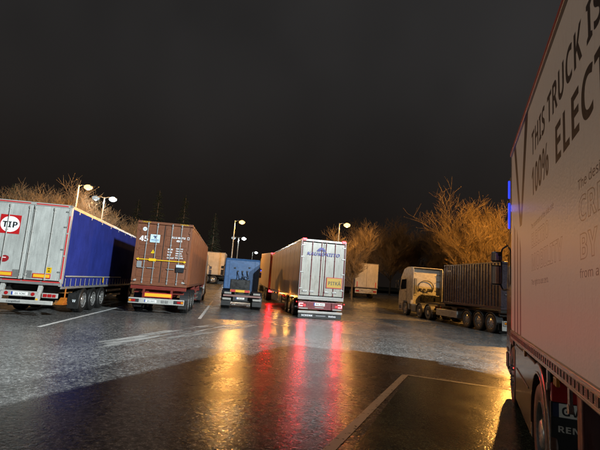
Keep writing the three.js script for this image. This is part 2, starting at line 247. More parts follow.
function trailerRunning(t, o) { // wheels, legs, beams; origin on the ground under the middle of the rear, forward -z
  const ax = o.ax ?? [2.75, 4.05, 5.35];
  for (const a of ax) for (const s of [-1, 1]) wheel(t, s * (o.track ?? 1.06), -a, { w: 0.38, dish: o.dish ?? 0.05, rim: o.rim, hub: o.hub });
  parts('axle', ax.map((a) => cylX(0.08, 1.9, 0, 0.5, -a, 10)), M.chassis, t);
  parts('chassis_beam', [box(0.14, 0.34, o.len - 0.5, -0.5, (o.beamY ?? 0.95), -o.len / 2), box(0.14, 0.34, o.len - 0.5, 0.5, (o.beamY ?? 0.95), -o.len / 2), ...[0.4, 1.9, 3.4, 4.7, 6.4, 8.4, 10.4].filter((s) => s < o.len).map((s) => box(2.2, 0.12, 0.1, 0, (o.beamY ?? 0.95) + 0.05, -s))], o.beam ?? M.chassis, t);
  if (o.legs !== false) for (const s of [-1, 1]) {
    const g = sub('landing_leg', t), z = -(o.len - (o.legBack ?? 2.95)), x = s * (o.legX ?? 0.9), up = o.legUp ?? 0.25;
    part('leg_post', [rbox(0.14, 0.9, 0.14, x, 0.75, z, 0.015), rbox(0.11, 0.6, 0.11, x, up + 0.3, z, 0.01)], o.leg ?? M.chassis, g);
    part('leg_foot', rbox(0.26, 0.04, 0.26, x, up, z, 0.01), o.leg ?? M.chassis, g);
    part('leg_brace', tube([[x, 0.6, z], [x * 0.9, 0.95, z + 0.5], [x * 0.9, 1.0, z + 0.6]], 0.03, 4, 5), o.leg ?? M.chassis, g);
  }
  if (o.guard !== false) for (const s of [-1, 1]) parts('side_guard', [0.55, 0.8].map((y) => rbox(0.03, 0.1, 2.9, s * 1.2, y, -(ax[ax.length - 1] + 2.3), 0.01)), M.zinc, t);
}

// ------------------------------------------------------------------ the lettered trailer beside the camera
function corrugated(len, h, depth, pitch, port) { // outward face along z, runs from z=0 to -len
  const p = [], n = Math.round(len / pitch), q = len / n, prof = [[0, 0], [0.28, 0], [0.42, 1], [0.72, 1], [0.86, 0]]; const zs = [];
  for (let k = 0; k < n; k++) for (const [a, b] of prof) zs.push([-(k + a) * q, b * depth]); zs.push([-len, 0]);
  const s = port ? -1 : 1, pos = [], uv = [], ix = [];
  for (const [z, dd] of zs) { pos.push(-s * dd, 0, z, -s * dd, h, z); uv.push(-z / 2.5, 0, -z / 2.5, h / 2.5); }
  for (let k = 0; k < zs.length - 1; k++) { const a = 2 * k; if (s > 0) ix.push(a, a + 2, a + 1, a + 1, a + 2, a + 3); else ix.push(a, a + 1, a + 2, a + 1, a + 3, a + 2); }
  const g = new THREE.BufferGeometry(); g.setAttribute('position', new THREE.Float32BufferAttribute(pos, 3)); g.setAttribute('uv', new THREE.Float32BufferAttribute(uv, 2)); g.setIndex(ix);
  const f = g.toNonIndexed(); f.computeVertexNormals(); return f;
}
const NEAR_YAW = 21.66, NEAR = [3.187, 6.189];
function boxTrailer(label, printed, group) { // 13.6 m, sides from 1.354 to 4.0
  const t = thing('semi_trailer', label, 'trailer', group), L = 13.6, W = 2.58, b = 1.354, top = 4.0, H = top - b;
  const skin = paint(0.66, 0.65, 0.62, 0.34, { drops: true });
  if (printed) {
    // the printed front six metres of the port side
    const pw = 2048, ph = 2048 * H / 6.0 | 0, X = (s) => s / 6.0 * pw, Y = (h) => (top - h) / H * ph;
    const ink = '#0d0a12', tex = canvasTex(pw, ph, (x) => {
      x.fillStyle = '#ffffff'; x.fillRect(0, 0, pw, ph);
      // faint road film and runs
      for (let k = 0; k < 2600; k++) { const px = rnd() * pw, py = rnd() * ph, l = rr(4, 60); x.fillStyle = `rgba(${rnd() < 0.5 ? '120,105,85' : '230,225,215'},${rr(0.03, 0.11)})`; x.fillRect(px, py, rr(1, 3), l); }
      const T = (s, s0, h0, h1, sw, fill = true, lw = 3, weight = 'bold') => { x.save(); const cap = (h1 - h0) / H * ph, fs = cap / 0.715; x.font = `${weight} ${fs}px sans-serif`; const m = x.measureText(s).width; x.translate(X(s0), Y(h0)); x.scale(sw ? X(sw) / m : 0.8, 1); x.textBaseline = 'alphabetic'; if (fill) { x.fillStyle = ink; x.fillText(s, 0, 0); } else { x.strokeStyle = '#998b80'; x.lineWidth = lw * 0.75; x.strokeText(s, 0, 0); } x.restore(); };
      T('THIS TRUCK IS', 1.96, 3.33, 3.59, 2.52);
      T('100%', 1.94, 2.89, 3.19, 0.98); T('ELECTRIC', 3.16, 2.88, 3.19, 2.2);
      T('The design', 3.87, 2.505, 2.565, 0.62, true, 3, 'normal'); T('CREATED', 3.87, 2.295, 2.45, 1.3, false, 3); T('BY DRIVERS', 3.87, 2.06, 2.215, 1.75, false, 3); T('from all over', 3.87, 1.945, 2.0, 0.78, true, 3, 'normal');
      T('The movement of the slide one', 1.9, 2.545, 2.6, 1.2, true, 3, 'normal'); T('ELECTRO', 1.9, 2.34, 2.49, 0.98, false, 2.5); T('MOBILITY', 1.9, 2.1, 2.27, 1.5, false, 2.5); T('The right to use zero.', 1.9, 1.955, 2.01, 0.95, true, 3, 'normal');
      x.fillStyle = ink; const poly = (p) => { x.beginPath(); p.forEach(([s, h], k) => (k ? x.lineTo(X(s), Y(h)) : x.moveTo(X(s), Y(h)))); x.fill(); };
      poly([[1.46, 4.0], [1.74, 4.0], [1.14, 2.72], [1.0, 2.72]]); poly([[0.28, 4.0], [0.5, 4.0], [1.1, 2.72], [0.95, 2.72]]);
      poly([[0.3, 2.85], [0.44, 2.75], [0.44, 1.36], [0.3, 1.36]]); poly([[0.62, 2.75], [0.75, 2.6], [0.75, 1.36], [0.62, 1.36]]); poly([[0.92, 2.6], [1.04, 2.42], [1.04, 1.36], [0.92, 1.36]]);
    });
    tex.wrapS = tex.wrapT = THREE.ClampToEdgeWrapping;
    const pm = new THREE.MeshPhysicalMaterial({ color: new THREE.Color().setRGB(0.66, 0.65, 0.62), map: tex, roughness: 0.42, bumpMap: rep(wetDrops, 3, 1.4), bumpScale: 0.003 });
    const panel = (z0, z1, mat, name) => { const w = z1 - z0; const g = new THREE.PlaneGeometry(w, H).rotateY(-Math.PI / 2).translate(-W / 2 - 0.001, (b + top) / 2, -(z0 + z1) / 2); return part(name, g, mat, t); };
    panel(L - 6, L, pm, 'printed_side_panel').userData.label = 'tan-lit white panel lettered THIS TRUCK IS 100% ELECTRIC'; panel(0, L - 6, skin, 'side_panel');
  }
  part('box_body', box(W - 0.004, H - 0.006, L - 0.01, 0, (b + top) / 2, -L / 2), skin, t);
  parts('roof_rail', [-1, 1].map((s) => rbox(0.05, 0.06, L, s * (W / 2 + 0.003), top - 0.015, -L / 2, 0.012)), paint(0.42, 0.36, 0.3, 0.45), t); parts('roof_edge_tape', [-1, 1].map((s) => rbox(0.01, 0.03, L - 0.1, s * (W / 2 + 0.028), top - 0.02, -L / 2, 0.003)), paint(0.3, 0.03, 0.03, 0.5, { clean: true }), t);
  parts('corner_post', [-1, 1].map((s) => rbox(0.1, H, 0.09, s * (W / 2 - 0.045), (b + top) / 2, -L - 0.03, 0.02)), M.zinc, t);
  parts('side_rail', [-1, 1].map((s) => rbox(0.06, 0.13, L, s * (W / 2 - 0.012), b - 0.06, -L / 2, 0.01)), paint(0.5, 0.42, 0.34, 0.4, { metal: 0.3 }), t);
  const slots = []; for (let s = 0.15; s < L; s += 0.1) slots.push(box(0.006, 0.05, 0.055, -(W / 2 + 0.02), b - 0.06, -s));
  tag(part('lashing_slots', slots, M.black, t), null, null, null, 'stuff');
  for (const s of [1.2, 3.0, 4.4, 9.0, 12.0].map((q) => L - q)) part('side_marker', rbox(0.03, 0.07, 0.11, -(W / 2 - 0.02), b - 0.18, -s, 0.01), M.amberLens, t);
  for (const s of [L - 2.6, L - 3.4]) part('lashing_hook', [box(0.02, 0.16, 0.06, -(W / 2 - 0.03), b - 0.2, -s), cylX(0.035, 0.03, -(W / 2 - 0.03), b - 0.29, -s, 10)], M.zinc, t);
  part('floor', box(W - 0.1, 0.1, L - 0.1, 0, b - 0.08, -L / 2), M.chassis, t);
  trailerRunning(t, { len: L, beamY: 1.05, leg: paint(0.11, 0.03, 0.024, 0.55), legBack: 3.55, legX: 1.17, legUp: 0.3, guard: false });
  return t;
}
const nearTrailer = boxTrailer('white box trailer lettered THIS TRUCK IS 100% ELECTRIC, with red roof edge', true, null);
place(nearTrailer, NEAR[0], NEAR[1], NEAR_YAW, [1.29, -13.6]);
const bronze = paint(0.17, 0.085, 0.06, 0.32, { coat: 0.6 });
const nearTractor = tractor('bronze tractor unit with blue lit strips coupled under the lettered trailer', { body: bronze, top: 3.9, fairing: bronze, guard: bronze, tailY: 0.97, rearAxle: 0.55, frontAxle: 4.0 });
place(nearTractor.t, NEAR[0], NEAR[1], NEAR_YAW, [1.28, -2.55]); nearTractor.t.rotation.y -= R(1.4);
{
  const t = nearTractor.t, cb = nearTractor.cb;
  for (const [y0, y1] of [[3.46, 3.76], [2.95, 3.38]]) { const z = -cb - 0.27, m = (y0 + y1) / 2, p = sub('led_light_sign', t); for (const [h, d, y, zz] of [[y1 - y0, 0.05, m, z + 0.1]]) part('led_tube_light', rbox(0.03, h, d, -1.335, y, zz, 0.01), G.blue, p); }
  part('sign_bracket', rbox(0.1, 0.95, 0.2, -1.27, 3.35, -cb - 0.18, 0.02), M.plastic, t);
  const p = toWorld(t, -1.42, 3.3, -cb - 0.2); lamp(p, [0.06, 0.1, 1], 0.15, 3);
  // plate, chevron reflector and lettered flap on the port rear corner
  part('rear_light_board', rbox(0.62, 0.17, 0.05, -0.93, 1.03, 0.12, 0.02), M.redLens, t);
  decal('reflector_chevron', 0.16, 0.09, 128, (x, w, h) => { x.strokeStyle = '#d8d0c8'; x.lineWidth = 7; for (const k of [0, 1]) { x.beginPath(); x.moveTo(w * (0.45 + k * 0.32), h * 0.12); x.lineTo(w * (0.2 + k * 0.32), h * 0.5); x.lineTo(w * (0.45 + k * 0.32), h * 0.88); x.stroke(); } }, t, -0.86, 1.035, 0.149);
  decal('number_plate', 0.52, 0.11, 512, (x, w, h) => { x.fillStyle = '#e6e2d6'; x.fillRect(0, 0, w, h); x.fillStyle = '#141f3f'; x.fillRect(0, 0, w * 0.09, h); txt(x, 'GV-9', w * 0.12, h * 0.54, `bold ${h * 0.9}px sans-serif`, '#151515', 1); }, t, -0.97, 0.895, 0.15);
  part('plate_holder', rbox(0.55, 0.13, 0.03, -0.97, 0.895, 0.128, 0.01), M.plastic, t);
  part('lettered_flap', rbox(0.62, 0.46, 0.02, -0.93, 0.6, 0.1, 0.008), M.rubber, t);
  decal('flap_lettering', 0.5, 0.075, 256, (x, w, h) => txt(x, 'RENAULT', 4, h * 0.55, `bold ${h * 0.95}px sans-serif`, '#c9c2b6', 1.25), t, -0.95, 0.74, 0.113);
}
// ------------------------------------------------------------------ shared rear fittings
function lockBars(parent, xs, y0, y1, z, mat, r = 0.016) {
  for (const x of xs) { const g = sub('locking_bar', parent); part('rod', cylY(r, y1 - y0, x, (y0 + y1) / 2, z + 0.03, 8), mat, g); parts('bracket', [0.06, 0.35, 0.65, 0.94].map((k) => rbox(0.07, 0.06, 0.03, x, y0 + (y1 - y0) * k, z + 0.015, 0.008)), mat, g); parts('cam', [y0 + 0.03, y1 - 0.03].map((y) => rbox(0.06, 0.1, 0.05, x, y, z + 0.025, 0.012)), mat, g); }
}
const plateDraw = (s) => (x, w, h) => { x.fillStyle = '#e9e9e4'; x.fillRect(0, 0, w, h); x.fillStyle = '#1b3f9c'; x.fillRect(0, 0, w * 0.08, h); txt(x, s, w * 0.54, h * 0.55, `bold ${h * 0.82}px sans-serif`, '#18181a', 0.95, 'center'); };

// ------------------------------------------------------------------ blue curtain trailer with the TIP logo
{
  const t = thing('semi_trailer', 'white-doored curtain trailer with blue curtain and red square logo', 'trailer'), L = 13.6, W = 2.55, top = 4.0, b = 1.1;
  place(t, -8.202, 14.864, -9.76, [-W / 2, 0]);
  const X = (l) => W / 2 - l;
  const doorMat = paint(0.54, 0.57, 0.57, 0.5);
  for (const s of [-1, 1]) {
    const d = part('rear_door', rbox(W / 2 - 0.11, top - 1.28 - 0.12, 0.05, s * (W / 4 - 0.045), (top - 0.1 + 1.28) / 2, -0.02, 0.012), doorMat, t);
    lockBars(d, [s * 0.09, s * 0.72].map((q) => q), 1.3, top - 0.16, 0.008, M.whiteClean);
    part('kick_plate', rbox(0.22, 0.26, 0.012, s * 0.2 - 0.03, 1.46, 0.012, 0.004), M.grey, d);
    parts('hinge', [1.6, 2.4, 3.2, 3.75].map((y) => rbox(0.12, 0.05, 0.04, s * (W / 2 - 0.12), y, 0.02, 0.012)), M.zinc, d);
    for (const [y0, y1] of [[1.36, 2.15], [2.2, 2.95], [3.0, 3.6]]) part('red_tape', box(0.045, y1 - y0, 0.004, s * (W / 2 - 0.035), (y0 + y1) / 2, 0.034), M.redTape, t);
    // yellow board with a red border
    const mb = sub('marker_board', t); part('board_border', rbox(0.58, 0.16, 0.012, s * 0.61, 1.43, 0.034, 0.004), M.redTape, mb); part('board_face', rbox(0.52, 0.105, 0.006, s * 0.61, 1.43, 0.042, 0.002), M.yellow, mb);
    part('corner_post', rbox(0.09, top - b, 0.12, s * (W / 2 - 0.045), (top + b) / 2, -0.03, 0.015), M.whiteClean, t);
    const tl = sub('tail_light', t); part('light_board', rbox(0.52, 0.17, 0.05, s * 0.98, 0.77, 0.03, 0.015), M.whiteClean, tl); part('lens', [rbox(0.13, 0.11, 0.03, s * 0.83, 0.77, 0.06, 0.01), rbox(0.13, 0.11, 0.03, s * 0.98, 0.77, 0.06, 0.01)], M.redLens, tl); part('reflector', rbox(0.11, 0.1, 0.03, s * 1.12, 0.77, 0.06, 0.01), M.redLens, tl);
    part('bumper_bracket', extrudeSide([[-0.12, 0.5], [-0.02, 0.5], [0.2, 1.12], [0.05, 1.12]], 0.13, 0.01, s * 0.6), M.white, t);
    part('yellow_sticker', box(0.07, 0.07, 0.004, s * 0.6, 0.62, 0.106), M.yellow, t);
  }
  part('top_frame', rbox(W, 0.11, 0.12, 0, top - 0.055, -0.03, 0.015), M.whiteClean, t);
  parts('top_tape', [box(1.05, 0.04, 0.004, -0.62, top - 0.06, 0.034), box(1.05, 0.04, 0.004, 0.62, top - 0.06, 0.034)], M.redTape, t);
  part('rear_sill', rbox(W, 0.13, 0.14, 0, 1.19, -0.03, 0.02), M.zinc, t);
  parts('sill_tape', [-0.94, -0.31, 0.31, 0.94].map((x) => box(0.58, 0.04, 0.004, x, 1.235, 0.042)), M.redTape, t);
  part('rear_bumper', rbox(2.28, 0.14, 0.1, 0, 0.525, 0.14, 0.03, 2), M.white, t);
  decal('bumper_lettering', 0.62, 0.085, 256, (x, w, h) => txt(x, 'Cargobull', w / 2, h * 0.5, `bold ${h}px sans-serif`, '#1c2430', 1.1, 'center'), t, -0.08, 0.525, 0.194);
  part('plate_board', rbox(1.2, 0.19, 0.03, 0.02, 0.79, 0.035, 0.01), M.whiteClean, t);
  decal('number_plate', 0.52, 0.11, 256, plateDraw('OS 1CNC'), t, 0.02, 0.79, 0.055);
  parts('round_reflector', [-0.4, 0.44].map((x) => cylZ(0.06, 0.02, x, 0.79, 0.055, 16)), M.redLens, t);
  decal('logo_print', 0.66, 0.66, 256, (x, w, h) => { x.fillStyle = '#b3181c'; x.fillRect(0, 0, w, h); x.fillStyle = '#f2f2f0'; x.beginPath(); x.ellipse(w / 2, h / 2, w * 0.46, h * 0.42, 0, 0, 7); x.fill(); txt(x, 'TIP', w / 2, h * 0.52, `bold ${h * 0.44}px sans-serif`, '#101418', 1.12, 'center'); }, t, X(1.93), 3.14, 0.014);
  decal('round_sticker', 0.3, 0.26, 128, (x, w, h) => { x.fillStyle = '#8f1a20'; x.beginPath(); x.ellipse(w / 2, h / 2, w * 0.48, h * 0.44, -0.3, 0, 7); x.fill(); x.fillStyle = '#e8d8d4'; x.fillRect(w * 0.25, h * 0.3, w * 0.4, h * 0.12); }, t, X(1.93), 1.94, 0.014);
  decal('warning_sticker', 0.17, 0.2, 64, (x, w, h) => { x.fillStyle = '#d6a900'; x.fillRect(0, 0, w, h); x.fillStyle = '#6a5a10'; x.fillRect(w * 0.2, h * 0.12, w * 0.5, h * 0.2); x.fillRect(w * 0.3, h * 0.5, w * 0.4, h * 0.3); }, t, X(0.46), 1.64, 0.014);
  // roof, floor, front wall and curtains
  part('roof', rbox(W - 0.02, 0.05, L - 0.2, 0, top - 0.03, -L / 2, 0.015), M.white, t);
  parts('roof_rail', [-1, 1].map((s) => rbox(0.06, 0.13, L - 0.12, s * (W / 2 - 0.035), top - 0.06, -L / 2 - 0.06, 0.015)), M.zinc, t);
  part('front_wall', rbox(W - 0.04, top - 1.15, 0.08, 0, (top + 1.1) / 2, -L + 0.05, 0.02), M.white, t);
  part('floor', box(W - 0.12, 0.13, L - 0.2, 0, 1.17, -L / 2), M.chassis, t);
  for (const s of [-1, 1]) {
    const g = new THREE.PlaneGeometry(L - 0.16, top - 0.12 - b, 120, 10), p = g.attributes.position, uv = g.attributes.uv;
    for (let i = 0; i < p.count; i++) { const u = p.getX(i), v = p.getY(i), e = Math.cos(v / (top - b) * Math.PI); p.setZ(i, 0.008 * Math.sin(u * 4.6) * Math.max(0, e) + 0.009 * fbm(u / 13 + 0.5, v / 6 + 0.5, 9, 3, 161) * Math.max(0, e)); uv.setXY(i, u / 3.5, v / 3.5); }
    g.computeVertexNormals(); g.rotateY(s * Math.PI / 2).translate(s * (W / 2 - 0.008), (top - 0.12 + b) / 2, -L / 2);
    const c = part('curtain', g, M.blueCurtain, t); M.blueCurtain.side = THREE.DoubleSide; M.blueCurtain.roughnessMap = null; M.blueCurtain.specularIntensity = 0.25;
    part('curtain_stripe', box(0.004, 0.05, 8.2, s * (W / 2 + 0.034), 1.47, -4.3), M.whiteClean, c);
    for (let k = 0; k < 25; k++) { const z = -0.25 - k * 0.545; const st = sub('strap', t); part('webbing', box(0.006, 0.24, 0.045, s * (W / 2 + 0.03), 1.27, z), M.whiteClean, st); part('buckle', rbox(0.02, 0.09, 0.07, s * (W / 2 + 0.032), 1.15, z, 0.006), M.zinc, st); }
    for (let k = 0; k < 9; k++) part('pole_pocket', rbox(0.03, 0.1, 0.06, s * (W / 2), top - 0.17, -0.8 - k * 1.5, 0.006), M.zinc, t);
    part('curtain_tensioner', cylY(0.03, top - b - 0.2, s * (W / 2 - 0.02), (top + b) / 2, -0.12, 8), M.zinc, t);
    part('side_rail', rbox(0.05, 0.1, L - 0.16, s * (W / 2 - 0.03), 1.06, -L / 2, 0.012), M.zinc, t);
    part('rear_mudflap', rbox(0.42, 0.62, 0.02, s * 1.06, 0.5, -2.12, 0.008), M.rubber, t);
  }
  part('yellow_tag', box(0.006, 0.24, 0.16, W / 2 + 0.04, 1.33, -5.0), M.yellow, t);
  decal('flap_print', 0.16, 0.16, 64, (x, w, h) => { x.fillStyle = '#c9cfd2'; x.font = `bold ${h * 0.9}px sans-serif`; x.fillText('W', w * 0.04, h * 0.85); }, t, 1.1, 0.5, -2.106);
  trailerRunning(t, { len: L, ax: [2.8, 4.1, 5.4], dish: 0.04, rim: M.alloy });
  const ch = thing('wheel_chock', 'orange wheel chock hung beside the white bumper of the blue trailer', 'wheel chock');
  place(ch, -8.202, 14.864, -9.76, [-0.02, 0.35], 0.5);
  part('chock_wedge', extrudeSide([[-0.2, 0], [0.2, 0], [0.2, 0.2], [0.1, 0.2]], 0.2, 0.012), M.orange, ch); part('chock_bracket', [rbox(0.26, 0.03, 0.42, 0, -0.02, 0, 0.008), rbox(0.04, 0.55, 0.04, 0, 0.28, -0.22, 0.008)], M.orange, ch);
  const tr = tractor('dark tractor unit coupled to the blue curtain trailer', { body: paint(0.05, 0.055, 0.07, 0.4), top: 3.7 }); place(tr.t, -8.202, 14.864, -9.76, [-W / 2, 13.6 - 2.2 - 0.85]);
}

// ------------------------------------------------------------------ shipping containers
function container(label, o) {
  const t = thing('shipping_container', label, 'container'), { L, H, W = 2.44 } = o, mat = o.mat, post = 0.11;
  for (const s of [-1, 1]) { part('side_wall', corrugated(L - 2 * post, H - 0.2, 0.036, 0.278, s < 0).translate(s * (W / 2 - 0.012), 0.13, -post), mat, t); part('bottom_rail', rbox(0.06, 0.14, L - 0.2, s * (W / 2 - 0.03), 0.08, -L / 2, 0.01), mat, t); part('top_rail', rbox(0.06, 0.07, L - 0.2, s * (W / 2 - 0.03), H - 0.04, -L / 2, 0.01), mat, t); }
  part('roof', box(W - 0.1, 0.02, L - 0.2, 0, H - 0.03, -L / 2), mat, t); part('floor', box(W - 0.1, 0.1, L - 0.1, 0, 0.1, -L / 2), M.chassis, t);
  part('front_wall', corrugated(W - 0.2, H - 0.22, 0.036, 0.25, false).rotateY(Math.PI / 2).translate(W / 2 - 0.1, 0.14, -L + 0.03), mat, t);
  for (const s of [-1, 1]) for (const e of [0, 1]) { part('corner_post', rbox(post, H - 0.3, post, s * (W / 2 - post / 2), H / 2, e ? -L + post / 2 : -post / 2, 0.012), mat, t); for (const k of [0, 1]) part('corner_casting', rbox(0.165, 0.118, 0.18, s * (W / 2 - 0.08), k ? H - 0.057 : 0.059, e ? -L + 0.088 : -0.088, 0.012), mat, t); }
  parts('end_beam', [rbox(W - 0.3, 0.11, 0.1, 0, H - 0.06, -0.055, 0.01), rbox(W - 0.3, 0.15, 0.1, 0, 0.08, -0.055, 0.01), rbox(W - 0.3, 0.11, 0.1, 0, H - 0.06, -L + 0.055, 0.01), rbox(W - 0.3, 0.15, 0.1, 0, 0.08, -L + 0.055, 0.01)], mat, t);
  for (const s of [-1, 1]) {
    const w = W / 2 - post - 0.012, d = sub('door', t), ribs = [];
    part('door_leaf', box(w, H - 0.3, 0.04, s * (w / 2 + 0.008), H / 2 + 0.01, -0.05), mat, d);
    for (const [y0, y1] of [[0.2, 0.55], [0.63, 0.98], [1.06, 1.41], [1.49, 1.84], [1.92, 2.27]].map(([a, b]) => [a * H / 2.6, b * H / 2.6])) ribs.push(rbox(w - 0.12, y1 - y0 - 0.03, 0.03, s * (w / 2 + 0.008), (y0 + y1) / 2 + 0.12, -0.028, 0.012)); part('door_rib', ribs, mat, d);
    lockBars(d, [s * (w * 0.30), s * (w * 0.68)], 0.1, H - 0.08, -0.01, o.bar ?? M.steel, 0.02);
    parts('handle', [s * (w * 0.30), s * (w * 0.68)].map((x) => rbox(0.34, 0.035, 0.03, x + s * 0.1, 0.78, 0.035, 0.008)), o.bar ?? M.steel, d);
    parts('hinge', [0.3, 0.9, 1.6, H - 0.4].map((y) => rbox(0.1, 0.12, 0.05, s * (W / 2 - post), y, -0.005, 0.012)), mat, d);
  }
  part('door_gasket', box(0.03, H - 0.3, 0.012, 0, H / 2, -0.022), M.rubber, t);
  return t;
}
const BROWN = { x: -4.948, d: 19.234, yaw: -8.92 };
{
  const t = container('brown forty-five foot shipping container with yellow arrow stripe on its doors', { L: 13.7, H: 2.9, mat: M.brown });
  place(t, BROWN.x, BROWN.d, BROWN.yaw, [-1.22, 0], 1.259);
  const X = (l) => 1.22 - l, Y = (h) => h - 1.259, Z = 0.003, ZB = -0.009;
  decal('number_lettering', 0.46, 0.27, 128, (x, w, h) => txt(x, '45', w / 2, h * 0.55, `bold ${h * 1.25}px sans-serif`, '#f4f6f8', 1.02, 'center'), t, X(2.1), Y(3.36), Z);
  decal('white_sticker', 0.42, 0.36, 128, (x, w, h) => { x.fillStyle = '#c3dbe6'; x.fillRect(0, 0, w, h); x.fillStyle = '#3d4a66'; x.fillRect(w * 0.3, h * 0.16, w * 0.4, h * 0.14); x.beginPath(); x.moveTo(w * 0.5, h * 0.1); x.lineTo(w * 0.62, h * 0.5); x.lineTo(w * 0.38, h * 0.5); x.fill(); x.fillStyle = '#54789c'; x.fillRect(w * 0.1, h * 0.62, w * 0.8, h * 0.1); x.fillRect(w * 0.1, h * 0.8, w * 0.8, h * 0.06); }, t, X(1.61), Y(3.38), 0.03);
  decal('round_sticker', 0.2, 0.2, 64, (x, w, h) => { x.fillStyle = '#d8dfe4'; x.beginPath(); x.arc(w / 2, h / 2, w * 0.46, 0, 7); x.fill(); x.fillStyle = '#7a8894'; x.fillRect(w * 0.25, h * 0.4, w * 0.5, h * 0.1); x.fillRect(w * 0.3, h * 0.56, w * 0.4, h * 0.08); }, t, X(2.1), Y(3.78), Z);
  decal('warning_triangle', 0.18, 0.17, 64, (x, w, h) => { x.fillStyle = '#e8c20a'; x.beginPath(); x.moveTo(w / 2, 0); x.lineTo(w, h); x.lineTo(0, h); x.fill(); x.fillStyle = '#40330a'; x.fillRect(w * 0.45, h * 0.4, w * 0.1, h * 0.4); }, t, X(1.64), Y(2.79), Z);
  decal('arrow_stripe', 2.2, 0.13, 512, (x, w, h) => { x.fillStyle = '#e2b40e'; x.fillRect(w * 0.03, h * 0.36, w * 0.94, h * 0.28); x.fillRect(w * 0.25, h * 0.04, w * 0.14, h * 0.92); for (const [a, b] of [[0, 0.05], [1, 0.95]]) { x.beginPath(); x.moveTo(w * a, h / 2); x.lineTo(w * b, 0); x.lineTo(w * b, h); x.fill(); } }, t, 0, Y(2.41), 0.06);
  decal('owner_code_lettering', 0.82, 0.3, 256, (x, w, h) => { txt(x, 'TLLU 409712', w * 0.02, h * 0.25, `bold ${h * 0.42}px sans-serif`, '#f0f2f4', 0.83); x.strokeStyle = '#f0f2f4'; x.lineWidth = 4; x.strokeRect(w * 0.88, h * 0.06, w * 0.1, h * 0.36); txt(x, '45R1', w * 0.3, h * 0.74, `bold ${h * 0.42}px sans-serif`, '#f0f2f4', 0.9); }, t, X(0.5), Y(3.42), Z);
  decal('weight_lettering', 0.32, 0.52, 128, (x, w, h) => ['MGW', 'TARE', 'NET', 'CU.CAP'].forEach((s, k) => txt(x, s, 4, h * (0.13 + k * 0.25), `bold ${h * 0.19}px sans-serif`, '#eceef0', 0.9)), t, X(0.86), Y(2.75), Z);
  decal('weight_lettering', 0.42, 0.52, 160, (x, w, h) => ['34000 KG', '74960 LB', '4880 KG', '29120 KG', '86.0 CU.M'].forEach((s, k) => txt(x, s, 4, h * (0.1 + k * 0.2), `bold ${h * 0.15}px sans-serif`, '#e4e6e8', 0.95)), t, X(0.45), Y(2.78), Z);
  decal('data_plate', 0.36, 0.34, 64, (x, w, h) => { x.fillStyle = '#12151c'; x.fillRect(0, 0, w, h); x.fillStyle = '#b9c4cc'; x.fillRect(0, 0, w, h * 0.36); }, t, X(0.37), Y(2.1), 0.06);
  decal('data_plate', 0.2, 0.27, 64, (x, w, h) => { x.fillStyle = '#8e9294'; x.fillRect(0, 0, w, h); x.fillStyle = '#5e6264'; for (let k = 0; k < 5; k++) x.fillRect(w * 0.12, h * (0.12 + k * 0.17), w * 0.76, h * 0.06); }, t, X(2.17), Y(2.18), Z);
  for (const l of [2.3, 0.16]) part('end_sticker', box(0.16, 0.08, 0.004, X(l), Y(1.47), -0.008), M.whiteClean, t);
  decal('hazard_stripe', 0.36, 0.05, 128, (x, w, h) => { x.fillStyle = '#d9a810'; x.fillRect(0, 0, w, h); x.fillStyle = '#141210'; for (let k = -1; k < 6; k++) { x.beginPath(); x.moveTo(w * k / 5, h); x.lineTo(w * (k + 0.5) / 5, h); x.lineTo(w * (k + 0.9) / 5, 0); x.lineTo(w * (k + 0.4) / 5, 0); x.fill(); } }, t, -0.85, Y(4.115), 0.002);
  decal('hazard_stripe', 0.36, 0.05, 128, (x, w, h) => { x.fillStyle = '#d9a810'; x.fillRect(0, 0, w, h); x.fillStyle = '#141210'; for (let k = -1; k < 6; k++) { x.beginPath(); x.moveTo(w * k / 5, h); x.lineTo(w * (k + 0.5) / 5, h); x.lineTo(w * (k + 0.9) / 5, 0); x.lineTo(w * (k + 0.4) / 5, 0); x.fill(); } }, t, 0.85, Y(4.115), 0.002);
}
function containerChassis(label, o) {
  const t = thing('container_chassis', label, 'trailer'), L = o.L;
  parts('bolster', o.bolsters.map((s) => rbox(2.42, 0.16, 0.2, 0, 1.16, -s, 0.015)), o.mat, t);
  parts('twist_lock', o.bolsters.flatMap((s) => [-1, 1].map((k) => rbox(0.1, 0.06, 0.12, k * 1.13, 1.225, -s, 0.01))), M.steel, t);
  trailerRunning(t, { len: L, ax: o.ax, beam: o.mat, beamY: 0.92, leg: o.mat, guard: o.guard, rim: o.rim, legs: o.legs });
  for (const s of [-1, 1]) for (const a of o.ax) arch(t, s * 1.05, -a, 0.57, 0.4, M.plastic);
  const bp = part('rear_bumper', rbox(2.4, 0.25, 0.1, 0, 0.58, 0.08, 0.03, 2), o.bumper ?? M.white, t);
  for (const s of [-1, 1]) { const tl = sub('tail_light', t); part('lamp_cluster', rbox(0.44, 0.15, 0.06, s * 0.96, 0.58, 0.115, 0.02), M.plastic, tl); part('lens', [rbox(0.17, 0.1, 0.02, s * 0.98, 0.58, 0.15, 0.01)], M.redLens, tl); part('amber_lens', rbox(0.1, 0.1, 0.02, s * 1.12, 0.58, 0.15, 0.01), M.amberLens, tl); part('bumper_bracket', rbox(0.1, 0.5, 0.1, s * 0.6, 0.85, 0.02, 0.01), o.mat, t); part('mudflap', rbox(0.4, 0.4, 0.02, s * 1.03, 0.42, -o.ax[0] + 0.66, 0.008), M.rubber, t); }
  return t;
}
